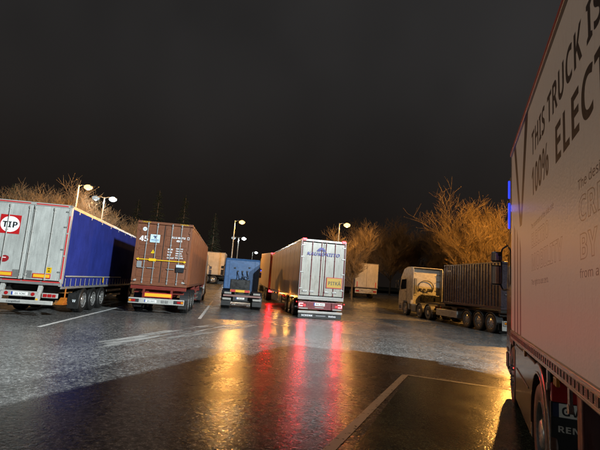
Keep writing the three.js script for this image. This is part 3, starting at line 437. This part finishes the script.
{
  const t = containerChassis('red container chassis with white bumper under the brown container', { L: 12.9, ax: [1.65, 2.96, 4.27], bolsters: [0.15, 4.9, 8.5, 12.8], mat: M.chassisRed });
  place(t, BROWN.x, BROWN.d, BROWN.yaw, [-1.22, 0]);
  part('marker_board', rbox(1.14, 0.14, 0.012, 0.04, 0.85, 0.09, 0.004), M.yellow, t); part('board_border', [rbox(1.2, 0.2, 0.01, 0.04, 0.85, 0.08, 0.004)], M.redTape, t);
  decal('number_plate', 0.52, 0.11, 256, plateDraw('W0-9041'), t, -0.25, 0.58, 0.134);
  parts('white_lamp', [rbox(0.14, 0.12, 0.03, 0.28, 0.58, 0.14, 0.01), rbox(0.14, 0.12, 0.03, 0.45, 0.58, 0.14, 0.01)], M.zinc, t);
  const tr = tractor('white tractor unit coupled ahead of the brown container', { body: M.white, top: 3.7 }); place(tr.t, BROWN.x, BROWN.d, BROWN.yaw, [-1.22, 12.9 - 1.6 - 0.85]);
}

// ------------------------------------------------------------------ blue tractor unit standing without a trailer
{
  const blue = paint(0.075, 0.19, 0.45, 0.6);
  const tr = tractor('tractor unit with bright blue cab back, standing without a trailer', { body: blue, top: 3.32, axles: 2, deflector: false, tailY: 0.98, clearLens: true, bar: paint(0.35, 0.2, 0.19, 0.5) });
  const t = tr.t; place(t, -3.23, 26.0, -9.2);
  part('equipment_box', rbox(1.25, 0.75, 0.6, -0.15, 1.45, -1.5, 0.04, 2), M.black, t);
  const mb = sub('marker_board', t); part('board_face', rbox(1.2, 0.15, 0.02, -0.15, 1.12, 0.0, 0.006), M.yellow, mb); parts('board_stripe', [rbox(0.3, 0.14, 0.01, -0.58, 1.12, 0.012, 0.004), rbox(0.3, 0.14, 0.01, 0.28, 1.12, 0.012, 0.004)], M.redTape, mb);
  part('plate_panel', rbox(0.9, 0.3, 0.04, -0.1, 0.66, -0.02, 0.01), M.plastic, t); decal('number_plate', 0.5, 0.11, 128, plateDraw('IKV-27'), t, -0.1, 0.68, 0.005);
  parts('white_fender_flap', [-1, 1].map((s) => rbox(0.5, 0.12, 0.02, s * 0.92, 0.62, 0.0, 0.01)), M.whiteClean, t);
  parts('air_hose', [-0.35, 0.0, 0.35].map((x, k) => tube([[x, 2.35, -tr.cb + 0.05], [x + 0.12, 2.05 - k * 0.07, -tr.cb + 0.3], [x * 0.6, 1.95 + k * 0.05, -tr.cb + 0.45], [x * 0.5, 1.7, -tr.cb + 0.9]], 0.028)), M.plastic, t); parts('hose_coupling', [[-0.52, 2.62], [-0.3, 2.4], [0.02, 2.4], [0.36, 2.42], [0.5, 2.7]].map(([x, y]) => rbox(0.13, 0.1, 0.07, x, y, -tr.cb + 0.035, 0.02)), M.plastic, t);
  for (let k = 0; k < 2; k++) part('cab_rear_rib', rbox(0.05, 1.9, 0.03, k ? 0.9 : -0.9, 2.25, -tr.cb + 0.012, 0.01), blue, t);
}

// ------------------------------------------------------------------ tall truck and trailer with its lights on
const tailSpot = (g, x, y, z, i, r) => spot(toWorld(g, x, y, z), toWorld(g, x, y - 0.35, z + 3), [1, 0.004, 0.008], i, R(80), 0.6, r);
function lightPoint(parent, x, y, z, color, i, r) { const p = toWorld(parent, x, y, z); return lamp(p, color, i, r); }
{
  const t = thing('semi_trailer', 'tall white-doored trailer with blue lettering and glowing red tail lights', 'trailer'), L = 13.6, W = 2.6, top = 4.35;
  place(t, 2.725, 23.662, -9.93, [-W / 2, 0]);
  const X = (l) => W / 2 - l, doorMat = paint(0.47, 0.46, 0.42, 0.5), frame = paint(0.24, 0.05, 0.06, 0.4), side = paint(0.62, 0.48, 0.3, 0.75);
  for (const s of [-1, 1]) {
    const d = part('rear_door', rbox(W / 2 - 0.1, top - 1.42, 0.06, s * (W / 4 - 0.044), (top - 0.16 + 1.24) / 2, -0.03, 0.015), doorMat, t);
    lockBars(d, [s * 0.13, s * 0.66], 1.26, top - 0.1, 0.004, frame, 0.022);
    for (const y of [1.6, 2.5, 3.35, 4.0]) part('hinge', rbox(0.2, 0.06, 0.05, s * (W / 2 - 0.12), y, 0.015, 0.015), M.zinc, d);
    part('corner_post', rbox(0.085, top - 1.1, 0.12, s * (W / 2 - 0.043), (top + 1.1) / 2, -0.045, 0.015), frame, t); part('post_edge', rbox(0.03, top - 1.1, 0.02, s * (W / 2 - 0.018), (top + 1.1) / 2, 0.022, 0.006), M.whiteClean, t);
    const tl = sub('tail_light', t);
    part('lamp_cluster', extrudeSide([[-0.05, 0.5], [-0.05, 0.86], [0.04, 0.86], [0.04, 0.5]], 0.62, 0.015, s * 0.95), frame, tl);
    parts('light_ring', [rbox(0.2, 0.05, 0.03, s * 1.08, 0.79, 0.065, 0.01), rbox(0.05, 0.16, 0.03, s * 1.2, 0.72, 0.065, 0.01), rbox(0.16, 0.05, 0.03, s * 1.08, 0.66, 0.065, 0.01)], G.redCore, tl); part('fog_light', rbox(0.11, 0.1, 0.03, s * 0.9, 0.7, 0.065, 0.01), G.red, tl); part('white_trim', new THREE.BufferGeometry().copy(extrudeSide([[-0.06, 0.5], [-0.06, 0.56], [-0.04, 0.56], [-0.04, 0.5]], 0.5, 0.004, s * 0.95)), M.whiteClean, tl);
    part('side_lamp', rbox(0.05, 0.06, 0.06, s * (W / 2 + 0.05), 0.86, 0.02, 0.015), G.red, t);
    part('top_marker_light', rbox(0.24, 0.13, 0.06, s * (W / 2 - 0.16), top - 0.02, 0.06, 0.03), G.redHot, t);
    tailSpot(t, s * 1.02, 0.72, 0.1, 10.5, 4); tailSpot(t, s * (W / 2 - 0.16), top - 0.02, 0.13, 6, 2);
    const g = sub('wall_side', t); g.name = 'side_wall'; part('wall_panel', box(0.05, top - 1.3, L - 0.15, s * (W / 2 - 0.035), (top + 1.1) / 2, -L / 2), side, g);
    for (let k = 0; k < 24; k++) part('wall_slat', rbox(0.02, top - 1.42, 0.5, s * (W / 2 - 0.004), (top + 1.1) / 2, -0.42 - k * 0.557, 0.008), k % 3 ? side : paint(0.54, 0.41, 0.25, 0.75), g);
    part('roof_rail', rbox(0.07, 0.13, L, s * (W / 2 - 0.03), top - 0.06, -L / 2 - 0.02, 0.015), M.zinc, t);
    part('floor_rail', rbox(0.06, 0.18, L, s * (W / 2 - 0.03), 1.16, -L / 2 - 0.02, 0.015), frame, t);
    part('skirt', rbox(0.04, 0.55, 6.0, s * (W / 2 - 0.06), 0.72, -9.6, 0.015), M.black, t);
    for (let k = 0; k < 8; k++) part('side_marker_light', rbox(0.03, 0.06, 0.11, s * (W / 2 + 0.005), 1.05, -0.9 - k * 1.7, 0.01), G.orange, t);
  }
  lightPoint(t, -W / 2 - 0.12, 1.05, -2.6, AMBER, 1.6, 2); lightPoint(t, -W / 2 - 0.12, 1.05, -7.7, AMBER, 1.6, 2);
  part('top_frame', rbox(W, 0.12, 0.13, 0, top - 0.06, -0.045, 0.02), M.zinc, t);
  part('roof', box(W - 0.1, 0.05, L - 0.1, 0, top - 0.04, -L / 2), M.white, t); part('front_wall', box(W - 0.1, top - 1.2, 0.08, 0, (top + 1.1) / 2, -L + 0.05), M.white, t); part('floor', box(W - 0.15, 0.1, L - 0.1, 0, 1.17, -L / 2), M.chassis, t);
  part('rear_sill', rbox(W, 0.2, 0.14, 0, 1.1, -0.03, 0.025, 2), M.whiteClean, t);
  part('light_panel', rbox(W - 0.06, 0.42, 0.06, 0, 0.7, -0.06, 0.02), frame, t);
  decal('number_plate', 0.62, 0.16, 256, plateDraw('PVL-832'), t, -0.05, 0.77, -0.026); part('plate_light', rbox(0.5, 0.05, 0.03, -0.05, 0.6, -0.02, 0.01), M.whiteClean, t);
  part('rear_bumper', rbox(2.5, 0.14, 0.1, 0, 0.34, 0.05, 0.03, 2), M.whiteClean, t);
  part('spray_flap', rbox(2.44, 0.24, 0.02, 0, 0.14, -0.01, 0.008), M.rubber, t);
  decal('flap_lettering', 2.2, 0.15, 512, (x, w, h) => { txt(x, 'SCHENK', w * 0.03, h * 0.5, `bold ${h * 0.9}px sans-serif`, '#e6e6ea', 1.2); txt(x, 'Volvo', w * 0.72, h * 0.5, `bold ${h * 0.9}px sans-serif`, '#e6e6ea', 1.2); x.fillStyle = '#dcdce2'; x.fillRect(w * 0.4, h * 0.4, w * 0.25, h * 0.12); }, t, 0, 0.15, 0.004);
  decal('company_lettering', 2.02, 0.28, 512, (x, w, h) => { x.save(); x.translate(w / 2, h / 2); x.transform(1, 0, -0.22, 1, 0, 0); x.font = `bold ${h * 0.92}px sans-serif`; x.textAlign = 'center'; x.textBaseline = 'middle'; const m = x.measureText('KAUKOKIITO').width; x.scale(w * 0.94 / m, 1); x.fillStyle = '#2a2a86'; x.fillText('KAUKOKIITO', 0, 0); x.restore(); }, t, X(1.3), 3.55, 0.052);
  decal('company_logo', 0.56, 0.24, 128, (x, w, h) => { x.fillStyle = '#2a2a86'; x.beginPath(); x.moveTo(0, h); x.quadraticCurveTo(w * 0.1, h * 0.25, w * 0.45, 0); x.quadraticCurveTo(w * 0.7, h * 0.05, w, h); x.lineTo(w * 0.62, h); x.quadraticCurveTo(w * 0.5, h * 0.3, w * 0.36, h); x.fill(); x.clearRect(w * 0.1, h * 0.66, w * 0.8, h * 0.09); }, t, X(1.42), 3.82, 0.052);
  decal('long_vehicle_sign', 0.92, 0.6, 256, (x, w, h) => { x.fillStyle = '#b3341f'; x.fillRect(0, 0, w, h); x.fillStyle = '#b4901a'; x.fillRect(w * 0.05, h * 0.075, w * 0.9, h * 0.85); txt(x, 'PITKÄ', w / 2, h * 0.54, `bold ${h * 0.46}px sans-serif`, '#3a3418', 0.95, 'center'); }, t, X(0.6), 2.0, 0.06);
  parts('latch_plate', [-0.95, -0.55, 0.3, 0.75].map((x) => rbox(0.26, 0.1, 0.05, x, 1.46, 0.03, 0.012)), M.zinc, t);
  decal('skirt_print', 0.9, 0.5, 128, (x, w, h) => { x.strokeStyle = '#d2b25a'; x.lineWidth = h * 0.16; x.strokeRect(w * 0.1, h * 0.12, w * 0.72, h * 0.7); x.clearRect(w * 0.04, h * 0.38, w * 0.2, h * 0.22); }, t, -W / 2 + 0.034, 0.74, -8.2, 'port');
  trailerRunning(t, { len: L, ax: [1.6, 2.95, 4.3], track: 1.09, legs: false });
  // the rigid truck that pulls it
  const q = thing('box_truck', 'tall rigid truck with glowing tail lights coupled ahead of the blue-lettered trailer', 'truck');
  const LEAD = { L: 8.2, W: 2.6, top: 4.3 }; place(q, -2.44, 37.4, -10.5, [1.3, 0], 0.12); q.rotation.order = 'YXZ'; q.rotation.x = R(2.6);
  part('cargo_box', rbox(LEAD.W, LEAD.top - 1.15, LEAD.L, 0, (LEAD.top + 1.15) / 2, -LEAD.L / 2, 0.03), side, q);
  parts('rear_frame', [rbox(0.1, LEAD.top - 1.1, 0.06, -1.25, (LEAD.top + 1.1) / 2, 0.02, 0.015), rbox(0.1, LEAD.top - 1.1, 0.06, 1.25, (LEAD.top + 1.1) / 2, 0.02, 0.015), rbox(2.4, 0.14, 0.06, 0, LEAD.top - 0.07, 0.02, 0.015)], frame, q);
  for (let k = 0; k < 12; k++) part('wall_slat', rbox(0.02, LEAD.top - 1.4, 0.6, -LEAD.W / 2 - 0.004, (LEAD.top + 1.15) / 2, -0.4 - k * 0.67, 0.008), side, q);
  parts('chassis_rail', [box(0.1, 0.3, LEAD.L + 1.5, -0.45, 0.95, -LEAD.L / 2 - 0.7), box(0.1, 0.3, LEAD.L + 1.5, 0.45, 0.95, -LEAD.L / 2 - 0.7)], M.chassis, q);
  for (const s of [-1, 1]) { part('tail_light', rbox(0.34, 0.2, 0.06, s * 1.06, 0.92, 0.06, 0.02), G.redHot, q); part('top_marker_light', rbox(0.17, 0.12, 0.06, s * 1.2, LEAD.top - 0.06, 0.07, 0.02), G.redHot, q); for (const a of [1.6, 2.95]) wheel(q, s * 1.0, -a, { w: 0.56, dish: 0.2 }); wheel(q, s * 1.08, -LEAD.L - 0.4, { w: 0.33, dish: 0.03 }); }
  tailSpot(q, -1.08, 0.92, 0.12, 16, 3); tailSpot(q, -1.2, LEAD.top - 0.05, 0.13, 4, 2);
  part('rear_panel', rbox(2.3, 0.3, 0.05, 0, 0.9, 0.02, 0.01), M.black, q);
  part('cab', extrudeSide([[8.35, 0.4], [8.35, 3.7], [9.2, 3.8], [10.1, 3.1], [10.5, 1.8], [10.52, 0.4]], 2.5, 0.09), M.white, q);
  for (const s of [-1, 1]) part('side_window', extrudeSide([[9.1, 2.1], [9.1, 2.85], [9.95, 2.8], [10.15, 2.1]], 0.02, 0.004, s * 1.252), M.glass, q);
}

// ------------------------------------------------------------------ white tractor, chassis and dark container
{
  const X0 = 8.857, D0 = 33.869, YAW = -8.262;
  const tr = tractor('white tractor unit seen from behind, its cab back lit amber', { body: M.white, top: 3.85, axles: 2, tank: M.grey, clearLens: false }); const t = tr.t; place(t, X0, D0, YAW, [1.225, -4.85]);
  const zb = -tr.cb;
  parts('service_panel', [rbox(1.0, 0.55, 0.3, 0.05, 1.45, zb + 0.2, 0.04), rbox(0.4, 0.5, 0.3, 0.85, 1.45, zb + 0.22, 0.04)], M.black, t);
  part('hose_loop', [tube([[-0.55, 1.95, zb + 0.05], [-0.62, 2.4, zb + 0.1], [-0.3, 2.75, zb + 0.12], [0.3, 2.75, zb + 0.12], [0.62, 2.4, zb + 0.1], [0.55, 1.95, zb + 0.05]], 0.03, 30), tube([[-0.45, 2.1, zb + 0.06], [0, 2.02, zb + 0.12], [0.45, 2.1, zb + 0.06]], 0.035)], M.plastic, t);
  parts('hose_coupling', [-0.42, -0.1, 0.28, 0.45].map((x) => rbox(0.16, 0.14, 0.1, x, 2.12, zb + 0.06, 0.02)), M.plastic, t);
  parts('deflector_stay', [-1, 1].flatMap((s) => [1.6, 2.2, 2.8, 3.3].map((y) => rbox(0.35, 0.035, 0.035, s * 1.03, y, zb + 0.14, 0.008))), M.plastic, t);
  part('exhaust_shield', rbox(0.22, 1.2, 0.2, -0.92, 2.35, zb + 0.16, 0.05, 2), M.grey, t);
  const c = containerChassis('dark container chassis behind the white tractor unit', { L: 10.3, ax: [0.95, 2.1, 3.3], bolsters: [0.2, 6.0], mat: M.chassis, bumper: M.whiteClean, guard: false }); place(c, X0, D0, YAW, [1.225, -12.35]);
  part('tool_locker', rbox(0.5, 0.42, 2.7, -0.98, 0.66, -5.75, 0.03, 2), M.white, c); part('chassis_deck', [box(1.1, 0.1, 4.0, 0, 1.14, -8.2)], M.chassis, c);
  for (const s of [-1, 1]) part('white_mudflap', rbox(0.42, 0.5, 0.02, s * 1.02, 0.45, 0.03, 0.01), M.whiteClean, c);
  const k = container('dark slate twenty foot container on the rear of a chassis', { L: 6.06, H: 2.5, mat: paint(0.06, 0.048, 0.062, 0.42), bar: M.zinc }); place(k, X0, D0, YAW, [1.225, -12.28], 1.255);
  decal('owner_lettering', 0.62, 0.16, 128, (x, w, h) => txt(x, 'GESA', w / 2, h * 0.52, `bold ${h}px sans-serif`, '#d8d2c4', 1.1, 'center'), k, -1.224, 2.1, -5.35, 'port');
}

// ------------------------------------------------------------------ far vehicles
{
  const t = thing('box_truck', 'pale box truck seen from behind beside the blue-lettered trailer', 'truck'), W = 2.5, b = 1.15, top = 3.75, L = 8, wall = paint(0.66, 0.62, 0.55, 0.5); place(t, 6.2, 44.2, -9.5, [1.25, 0], ramp(45.5) - 0.05);
  part('cargo_box', rbox(W, top - b, L, 0, (top + b) / 2, -L / 2, 0.03), paint(0.3, 0.26, 0.27, 0.5), t);  // shade on the side is put into the colour, darker than the doors
  for (const s of [-1, 1]) { part('rear_door', rbox(W / 2 - 0.06, top - b - 0.16, 0.04, s * (W / 4 - 0.02), (top + b) / 2, 0.02, 0.012), wall, t); part('red_reflector', box(0.1, 0.55, 0.01, s * 1.02, 1.5, 0.046), M.redTape, t); part('corner_post', rbox(0.07, top - b, 0.08, s * (W / 2 - 0.03), (top + b) / 2, 0.02, 0.015), M.zinc, t); part('tail_light', rbox(0.36, 0.16, 0.05, s * 0.95, 0.8, 0.03, 0.02), M.redLens, t); for (const a of [1.5, 6.4]) wheel(t, s * 0.98, -a, { w: 0.45 }); }
  part('tail_lift', rbox(W - 0.1, 0.5, 0.06, 0, 0.82, 0.0, 0.02), M.zinc, t); parts('chassis_rail', [box(0.1, 0.3, L, -0.45, 0.9, -L / 2), box(0.1, 0.3, L, 0.45, 0.9, -L / 2)], M.chassis, t);
  part('cab', extrudeSide([[8.1, 0.4], [8.1, 2.9], [9.4, 2.9], [9.95, 1.7], [10, 0.4]], 2.3, 0.08), M.white, t);
}
{
  const t = thing('box_truck', 'pale box truck standing crosswise beyond the brown container', 'truck'), W = 2.5, b = 0.95, top = 3.6, L = 6.4, wall = paint(0.66, 0.6, 0.5, 0.5); place(t, -8.55, 50, -94, [0, 0], ramp(50.5));
  part('cargo_box', rbox(W, top - b, L, 0, (top + b) / 2, -L / 2, 0.03), wall, t);
  parts('edge_rail', [rbox(0.04, 0.08, L, -W / 2 - 0.005, top - 0.04, -L / 2, 0.01), rbox(0.04, 0.1, L, -W / 2 - 0.005, b + 0.05, -L / 2, 0.01), rbox(0.06, top - b, 0.06, -W / 2 + 0.01, (top + b) / 2, 0.005, 0.015)], M.zinc, t);
  for (const s of [-1, 1]) for (const a of [1.1, 2.0, 6.6]) wheel(t, s * 1.0, -a, { w: 0.45, r: 0.44 });
  part('rear_guard', rbox(2.2, 0.14, 0.06, 0, 0.55, 0.0, 0.02), M.chassis, t); parts('chassis_rail', [box(0.1, 0.3, L, -0.45, 0.85, -L / 2), box(0.1, 0.3, L, 0.45, 0.85, -L / 2)], M.chassis, t);
  part('cab', extrudeSide([[6.5, 0.4], [6.5, 2.9], [7.6, 2.95], [8.3, 1.8], [8.35, 0.4]], 2.4, 0.08), M.white, t);
}

// ------------------------------------------------------------------ lamps
function head(g, x, y, z, dx, mat, len = 0.62) { const h = sub('lamp_head', g); part('lamp_housing', rbox(len, 0.12, 0.28, x, y + 0.07, z, 0.05, 2), M.pole, h); part('lamp_lens', new THREE.SphereGeometry(1, 20, 12).scale(0.32, 0.2, 0.26).translate(x, y - 0.03, z), mat, h); return h; }
function streetLamp(label, x, y, d, o) {
  const g = thing('street_lamp', label, 'street lamp', 'street lamps round the truck park'), g0 = ramp(d), arms = o.arms ?? [1]; g.position.set(x - arms[0] * 0.75, g0, -d); const H = y - g0;
  part('pole', new THREE.CylinderGeometry(0.055, 0.1, H + 0.1, 12).translate(0, (H + 0.1) / 2, 0), M.pole, g); part('pole_base', rbox(0.32, 0.5, 0.32, 0, 0.25, 0, 0.05, 2), M.pole, g);
  arms.forEach((s, k) => { part('arm', tube([[0, H + 0.02, 0], [s * 0.3, H + 0.12, 0], [s * 0.6, H + 0.08, 0]], 0.035, 8), M.pole, g); head(g, s * 0.75, H, 0, s, k ? (o.dim ?? o.mat) : o.mat); lamp(new THREE.Vector3(g.position.x + s * 0.75, y - 0.24, -d), o.color, k ? o.i2 ?? o.i : o.i, 7); });
  return g;
}
streetLamp('amber street lamp over the bare bushes behind the blue trailer', -16.71, 8.12, 32, { mat: G.amber, color: AMBER, i: I_AMBER * 2.4 });
streetLamp('twin-armed white street lamp behind the blue trailer', -16.5, 8.0, 36, { mat: G.cool, dim: G.coolDim, color: COOL, i: I_WHITE, i2: 14, arms: [1, -1] });
streetLamp('amber street lamp above the blue tractor unit', -6.18, 7.93, 44, { mat: G.amber, color: AMBER, i: I_AMBER * 1.3 });
streetLamp('twin-armed white street lamp beyond the blue tractor unit', -7.93, 7.78, 60, { mat: G.cool, dim: G.coolDim, color: COOL, i: I_WHITE, i2: 60, arms: [1, -1] });
streetLamp('small distant white street lamp beyond the blue tractor unit', -8.5, 7.6, 85, { mat: G.cool, color: COOL, i: I_WHITE * 0.6 });
streetLamp('amber street lamp before the tree beside the blue-lettered trailer', 4.55, 7.84, 40, { mat: G.amber, color: AMBER, i: I_AMBER * 0.55 });
streetLamp('unseen amber street lamp beside the dark slate container', 15.4, 8.4, 28.5, { mat: G.amber, color: AMBER, i: 950, arms: [-1] });  // hidden from view, set to light the white cab back and the large tree
streetLamp('unseen warm white street lamp across the open asphalt, lighting the side of the lettered trailer', -30, 10, 12, { mat: G.warm, color: [0.97, 1, 0.94], i: 400 });  // out of view, placed to light the side of the lettered trailer
{ // floodlight mast behind the lettered trailer, out of frame: it throws the trailer's shade across the open asphalt
  const g = thing('floodlight_mast', 'tall twin floodlight mast standing out of view behind the lettered trailer', 'floodlight'); const H = 12, u = [0.88, 0.47]; g.position.set(13.55, 0, 3.95); g.rotation.y = -Math.atan2(u[1], u[0]);
  part('pole', new THREE.CylinderGeometry(0.09, 0.18, H, 14).translate(0, H / 2, 0), M.pole, g); part('crossarm', rbox(2.4, 0.1, 0.1, 0, H + 0.05, 0, 0.02), M.pole, g);
  for (const x of [-0.97, 0.97]) { const h = sub('lamp_head', g); part('lamp_housing', rbox(0.5, 0.36, 0.22, x, H + 0.28, 0, 0.04, 2), M.pole, h); part('lamp_lens', rbox(0.42, 0.28, 0.03, x, H + 0.28, -0.125, 0.01), G.cool, h); spot(toWorld(g, x, H + 0.28, -0.3), new THREE.Vector3(-10, 0.5, -13), COOL, I_FLOOD, R(56), 1, 5); }
}

// ------------------------------------------------------------------ trees
const bark = new THREE.MeshStandardMaterial({ color: new THREE.Color().setRGB(0.13, 0.095, 0.06), roughness: 0.85 });
const twigBark = new THREE.MeshStandardMaterial({ color: new THREE.Color().setRGB(0.27, 0.2, 0.12), roughness: 0.8 });
const dryLeaf = new THREE.MeshStandardMaterial({ color: new THREE.Color().setRGB(0.3, 0.19, 0.06), roughness: 0.8, side: THREE.DoubleSide });
const needle = new THREE.MeshStandardMaterial({ color: new THREE.Color().setRGB(0.02, 0.03, 0.014), roughness: 0.85, side: THREE.DoubleSide });
class Sticks { // tapered prisms gathered into one mesh
  constructor() { this.p = []; this.n = []; }
  add(a, b, ra, rb, k) {
    const d = b.clone().sub(a).normalize(), e = Math.abs(d.y) < 0.9 ? new THREE.Vector3(0, 1, 0) : new THREE.Vector3(1, 0, 0), u = e.cross(d).normalize(), v = d.clone().cross(u), q = [];
    for (let i = 0; i < k; i++) { const t = i / k * Math.PI * 2, c = Math.cos(t), s = Math.sin(t); q.push(u.clone().multiplyScalar(c).addScaledVector(v, s)); }
    for (let i = 0; i < k; i++) { const m = q[i], o = q[(i + 1) % k]; const pts = [[a, m, ra], [a, o, ra], [b, o, rb], [a, m, ra], [b, o, rb], [b, m, rb]]; for (const [c, w, r] of pts) { this.p.push(c.x + w.x * r, c.y + w.y * r, c.z + w.z * r); this.n.push(w.x, w.y, w.z); } }
  }
  geo() { const g = new THREE.BufferGeometry(); g.setAttribute('position', new THREE.Float32BufferAttribute(this.p, 3)); g.setAttribute('normal', new THREE.Float32BufferAttribute(this.n, 3)); g.setAttribute('uv', new THREE.Float32BufferAttribute(new Float32Array(this.p.length / 3 * 2), 2)); return g; }
}
function bareTree(label, x, d, H, spread, o = {}) {
  const g = thing(o.name ?? 'bare_tree', label, 'tree', o.group), wood = new Sticks(), twigs = new Sticks(), leaves = []; g.position.set(x, ramp(d), -d);
  const up = new THREE.Vector3(0, 1, 0);
  function grow(p, dir, len, r, lev) {
    const segs = lev < 2 ? 4 : lev < 4 ? 3 : 2; let q = p.clone(), dd = dir.clone(); const kids = [];
    for (let k = 0; k < segs; k++) {
      dd.add(new THREE.Vector3(rr(-1, 1), rr(-0.6, 1), rr(-1, 1)).multiplyScalar(lev === 0 ? 0.09 : 0.3)).addScaledVector(up, lev > 0 ? 0.035 : 0.1).normalize();
      const e = q.clone().addScaledVector(dd, len / segs), r0 = r * (1 - 0.5 * k / segs), r1 = r * (1 - 0.5 * (k + 1) / segs);
      (lev < 2 ? wood : twigs).add(q, e, r0, r1, lev < 2 ? 7 : lev < 4 ? 4 : 3); q = e;
      if (lev < o.levels && (lev > 0 || k > 0)) kids.push([q.clone(), dd.clone(), r1]);
      if (o.leaf && lev >= o.levels - 1 && rnd() < o.leaf) leaves.push([q.clone(), rr(0.03, 0.07)]);
    }
    const n = lev === 0 ? 4 : lev < 2 ? 2 : o.bushy ?? 2;
    for (const [c, cd, cr] of kids) for (let m = 0; m < n; m++) {
      const az = rr(0, Math.PI * 2), side = new THREE.Vector3(Math.cos(az), rr(-0.1, 0.5), Math.sin(az)), w = lev === 0 ? spread : 0.95;
      const nd = cd.clone().addScaledVector(side, w * rr(0.7, 1.25)).normalize();
      grow(c, nd, len * (lev === 0 ? rr(0.5, 0.8) : rr(0.5, 0.75)), Math.max(o.minR ?? 0.01, cr * rr(0.45, 0.65)), lev + 1);
    }
  }
  const stems = o.stems ?? 1; o.levels ??= 4;
  for (let s = 0; s < stems; s++) { const a = s / stems * Math.PI * 2 + rnd(); grow(new THREE.Vector3(stems > 1 ? Math.cos(a) * 0.4 : 0, -0.1, stems > 1 ? Math.sin(a) * 0.4 : 0), new THREE.Vector3(stems > 1 ? Math.cos(a) * 0.35 : 0.03, 1, stems > 1 ? Math.sin(a) * 0.35 : 0).normalize(), H * 0.5, H * (stems > 1 ? 0.009 : 0.017), 0); }
  part('trunk', wood.geo(), bark, g); const crown = part('crown', twigs.geo(), twigBark, g);
  if (leaves.length) { const p = []; for (const [c, s] of leaves) for (let k = 0; k < 2; k++) { const v = () => [c.x + rr(-s, s), c.y + rr(-s, s), c.z + rr(-s, s)]; p.push(...v(), ...v(), ...v()); } const lg = new THREE.BufferGeometry(); lg.setAttribute('position', new THREE.Float32BufferAttribute(p, 3)); lg.computeVertexNormals(); tag(part('dry_leaves', lg, dryLeaf, g), null, null, null, 'stuff'); }
  return g;
}
function again(src, label, x, d, turn, k) { const c = src.clone(); c.name = numbered(src.name.replace(/_\d{3}$/, '')); c.userData = { ...src.userData, label }; scene.add(c); c.position.set(x, ramp(d), -d); c.rotation.y = turn; c.scale.setScalar(k); return c; }
function conifer(label, x, d, H, wide, group) {
  const g = thing('conifer_tree', label, 'tree', group); g.position.set(x, ramp(d), -d); const p = [], tr = new Sticks(); tr.add(new THREE.Vector3(0, -0.1, 0), new THREE.Vector3(0, H, 0), H * 0.018, 0.02, 8);
  for (let y = H * 0.1; y < H * 0.99; y += H * 0.022) { const f = 1 - y / H, n = Math.round(7 + f * 6), L = wide * (0.12 + 0.88 * Math.pow(f, 0.85)); for (let k = 0; k < n; k++) { const a = rr(0, 6.283), l = L * rr(0.65, 1.1), yy = y + rr(-0.15, 0.15); const end = new THREE.Vector3(Math.cos(a) * l, yy - l * rr(0.12, 0.35), Math.sin(a) * l), st = new THREE.Vector3(0, yy, 0); tr.add(st, end, 0.02, 0.006, 3);
    for (let m = 0; m < 16; m++) { const t = rr(0.15, 1), c = st.clone().lerp(end, t), s = rr(0.08, 0.2) * (0.6 + 0.7 * f); for (let q = 0; q < 2; q++) p.push(c.x + rr(-s, s) * 0.4, c.y + rr(-s, s) * 0.4, c.z + rr(-s, s) * 0.4, c.x + rr(-s, s), c.y - rr(0.2, 1) * s, c.z + rr(-s, s), c.x + rr(-s, s), c.y - rr(0, 0.8) * s, c.z + rr(-s, s)); } } }
  part('trunk', tr.geo(), bark, g); const lg = new THREE.BufferGeometry(); lg.setAttribute('position', new THREE.Float32BufferAttribute(p, 3)); lg.computeVertexNormals(); part('crown', lg, needle, g); return g;
}
const bigTree = bareTree('large bare tree lit amber behind the dark slate container', 16.4, 38, 9.4, 0.95, { levels: 4, minR: 0.0125, bushy: 3, leaf: 0.55 });
const midTree = bareTree('bare tree lit amber by the lamp beside the blue-lettered trailer', 5.9, 44, 6.3, 0.95, { levels: 4, minR: 0.012, bushy: 3 });
const bush = bareTree('tangled bare bush lit amber behind the blue trailer', -21.0, 37.9, 7.7, 0.85, { name: 'bare_bush', levels: 4, stems: 3, bushy: 3, leaf: 0.12, group: 'bare bushes behind the blue trailer' });
again(bush, bush.userData.label, -24.6, 38.4, 2.1, 0.97); again(bush, bush.userData.label, -28.2, 39.5, 1.1, 0.85);
again(bush, 'pale bare bush beneath the twin-armed white lamp', -17.6, 43, 5.1, 0.72).userData.group = undefined;
const con = conifer('pointed conifer rising behind the blue trailer', -26.9, 38.5, 9.1, 2.2);
const darkCon = conifer('dark conifer far behind the brown container', -20.8, 60, 12.6, 2.6, 'dark conifers far behind the brown container');
for (const [x, d, r, k] of [[-17.2, 61, 1.2, 0.98], [-24.5, 62, 2.4, 0.9], [-13.6, 66, 3.3, 0.85], [-28.5, 58, 4.2, 0.84]]) again(darkCon, darkCon.userData.label, x, d, r, k);
const wood = 'trees in the dark wood beyond the truck park';
for (const [x, d, r, k] of [[12.5, 56, 0.7, 1.2], [9.2, 60, 1.9, 1.3], [15.5, 60, 3.0, 1.35], [19.5, 55, 4.4, 1.25], [24, 58, 5.2, 1.3], [28.5, 52, 1.5, 1.3]]) again(midTree, 'dim bare tree in the dark wood beyond the truck park', x, d, r, k).userData.group = wood;
scene.traverse((o) => { if (o.userData && o.userData.group === undefined) delete o.userData.group; });

renderer.render(scene, camera);
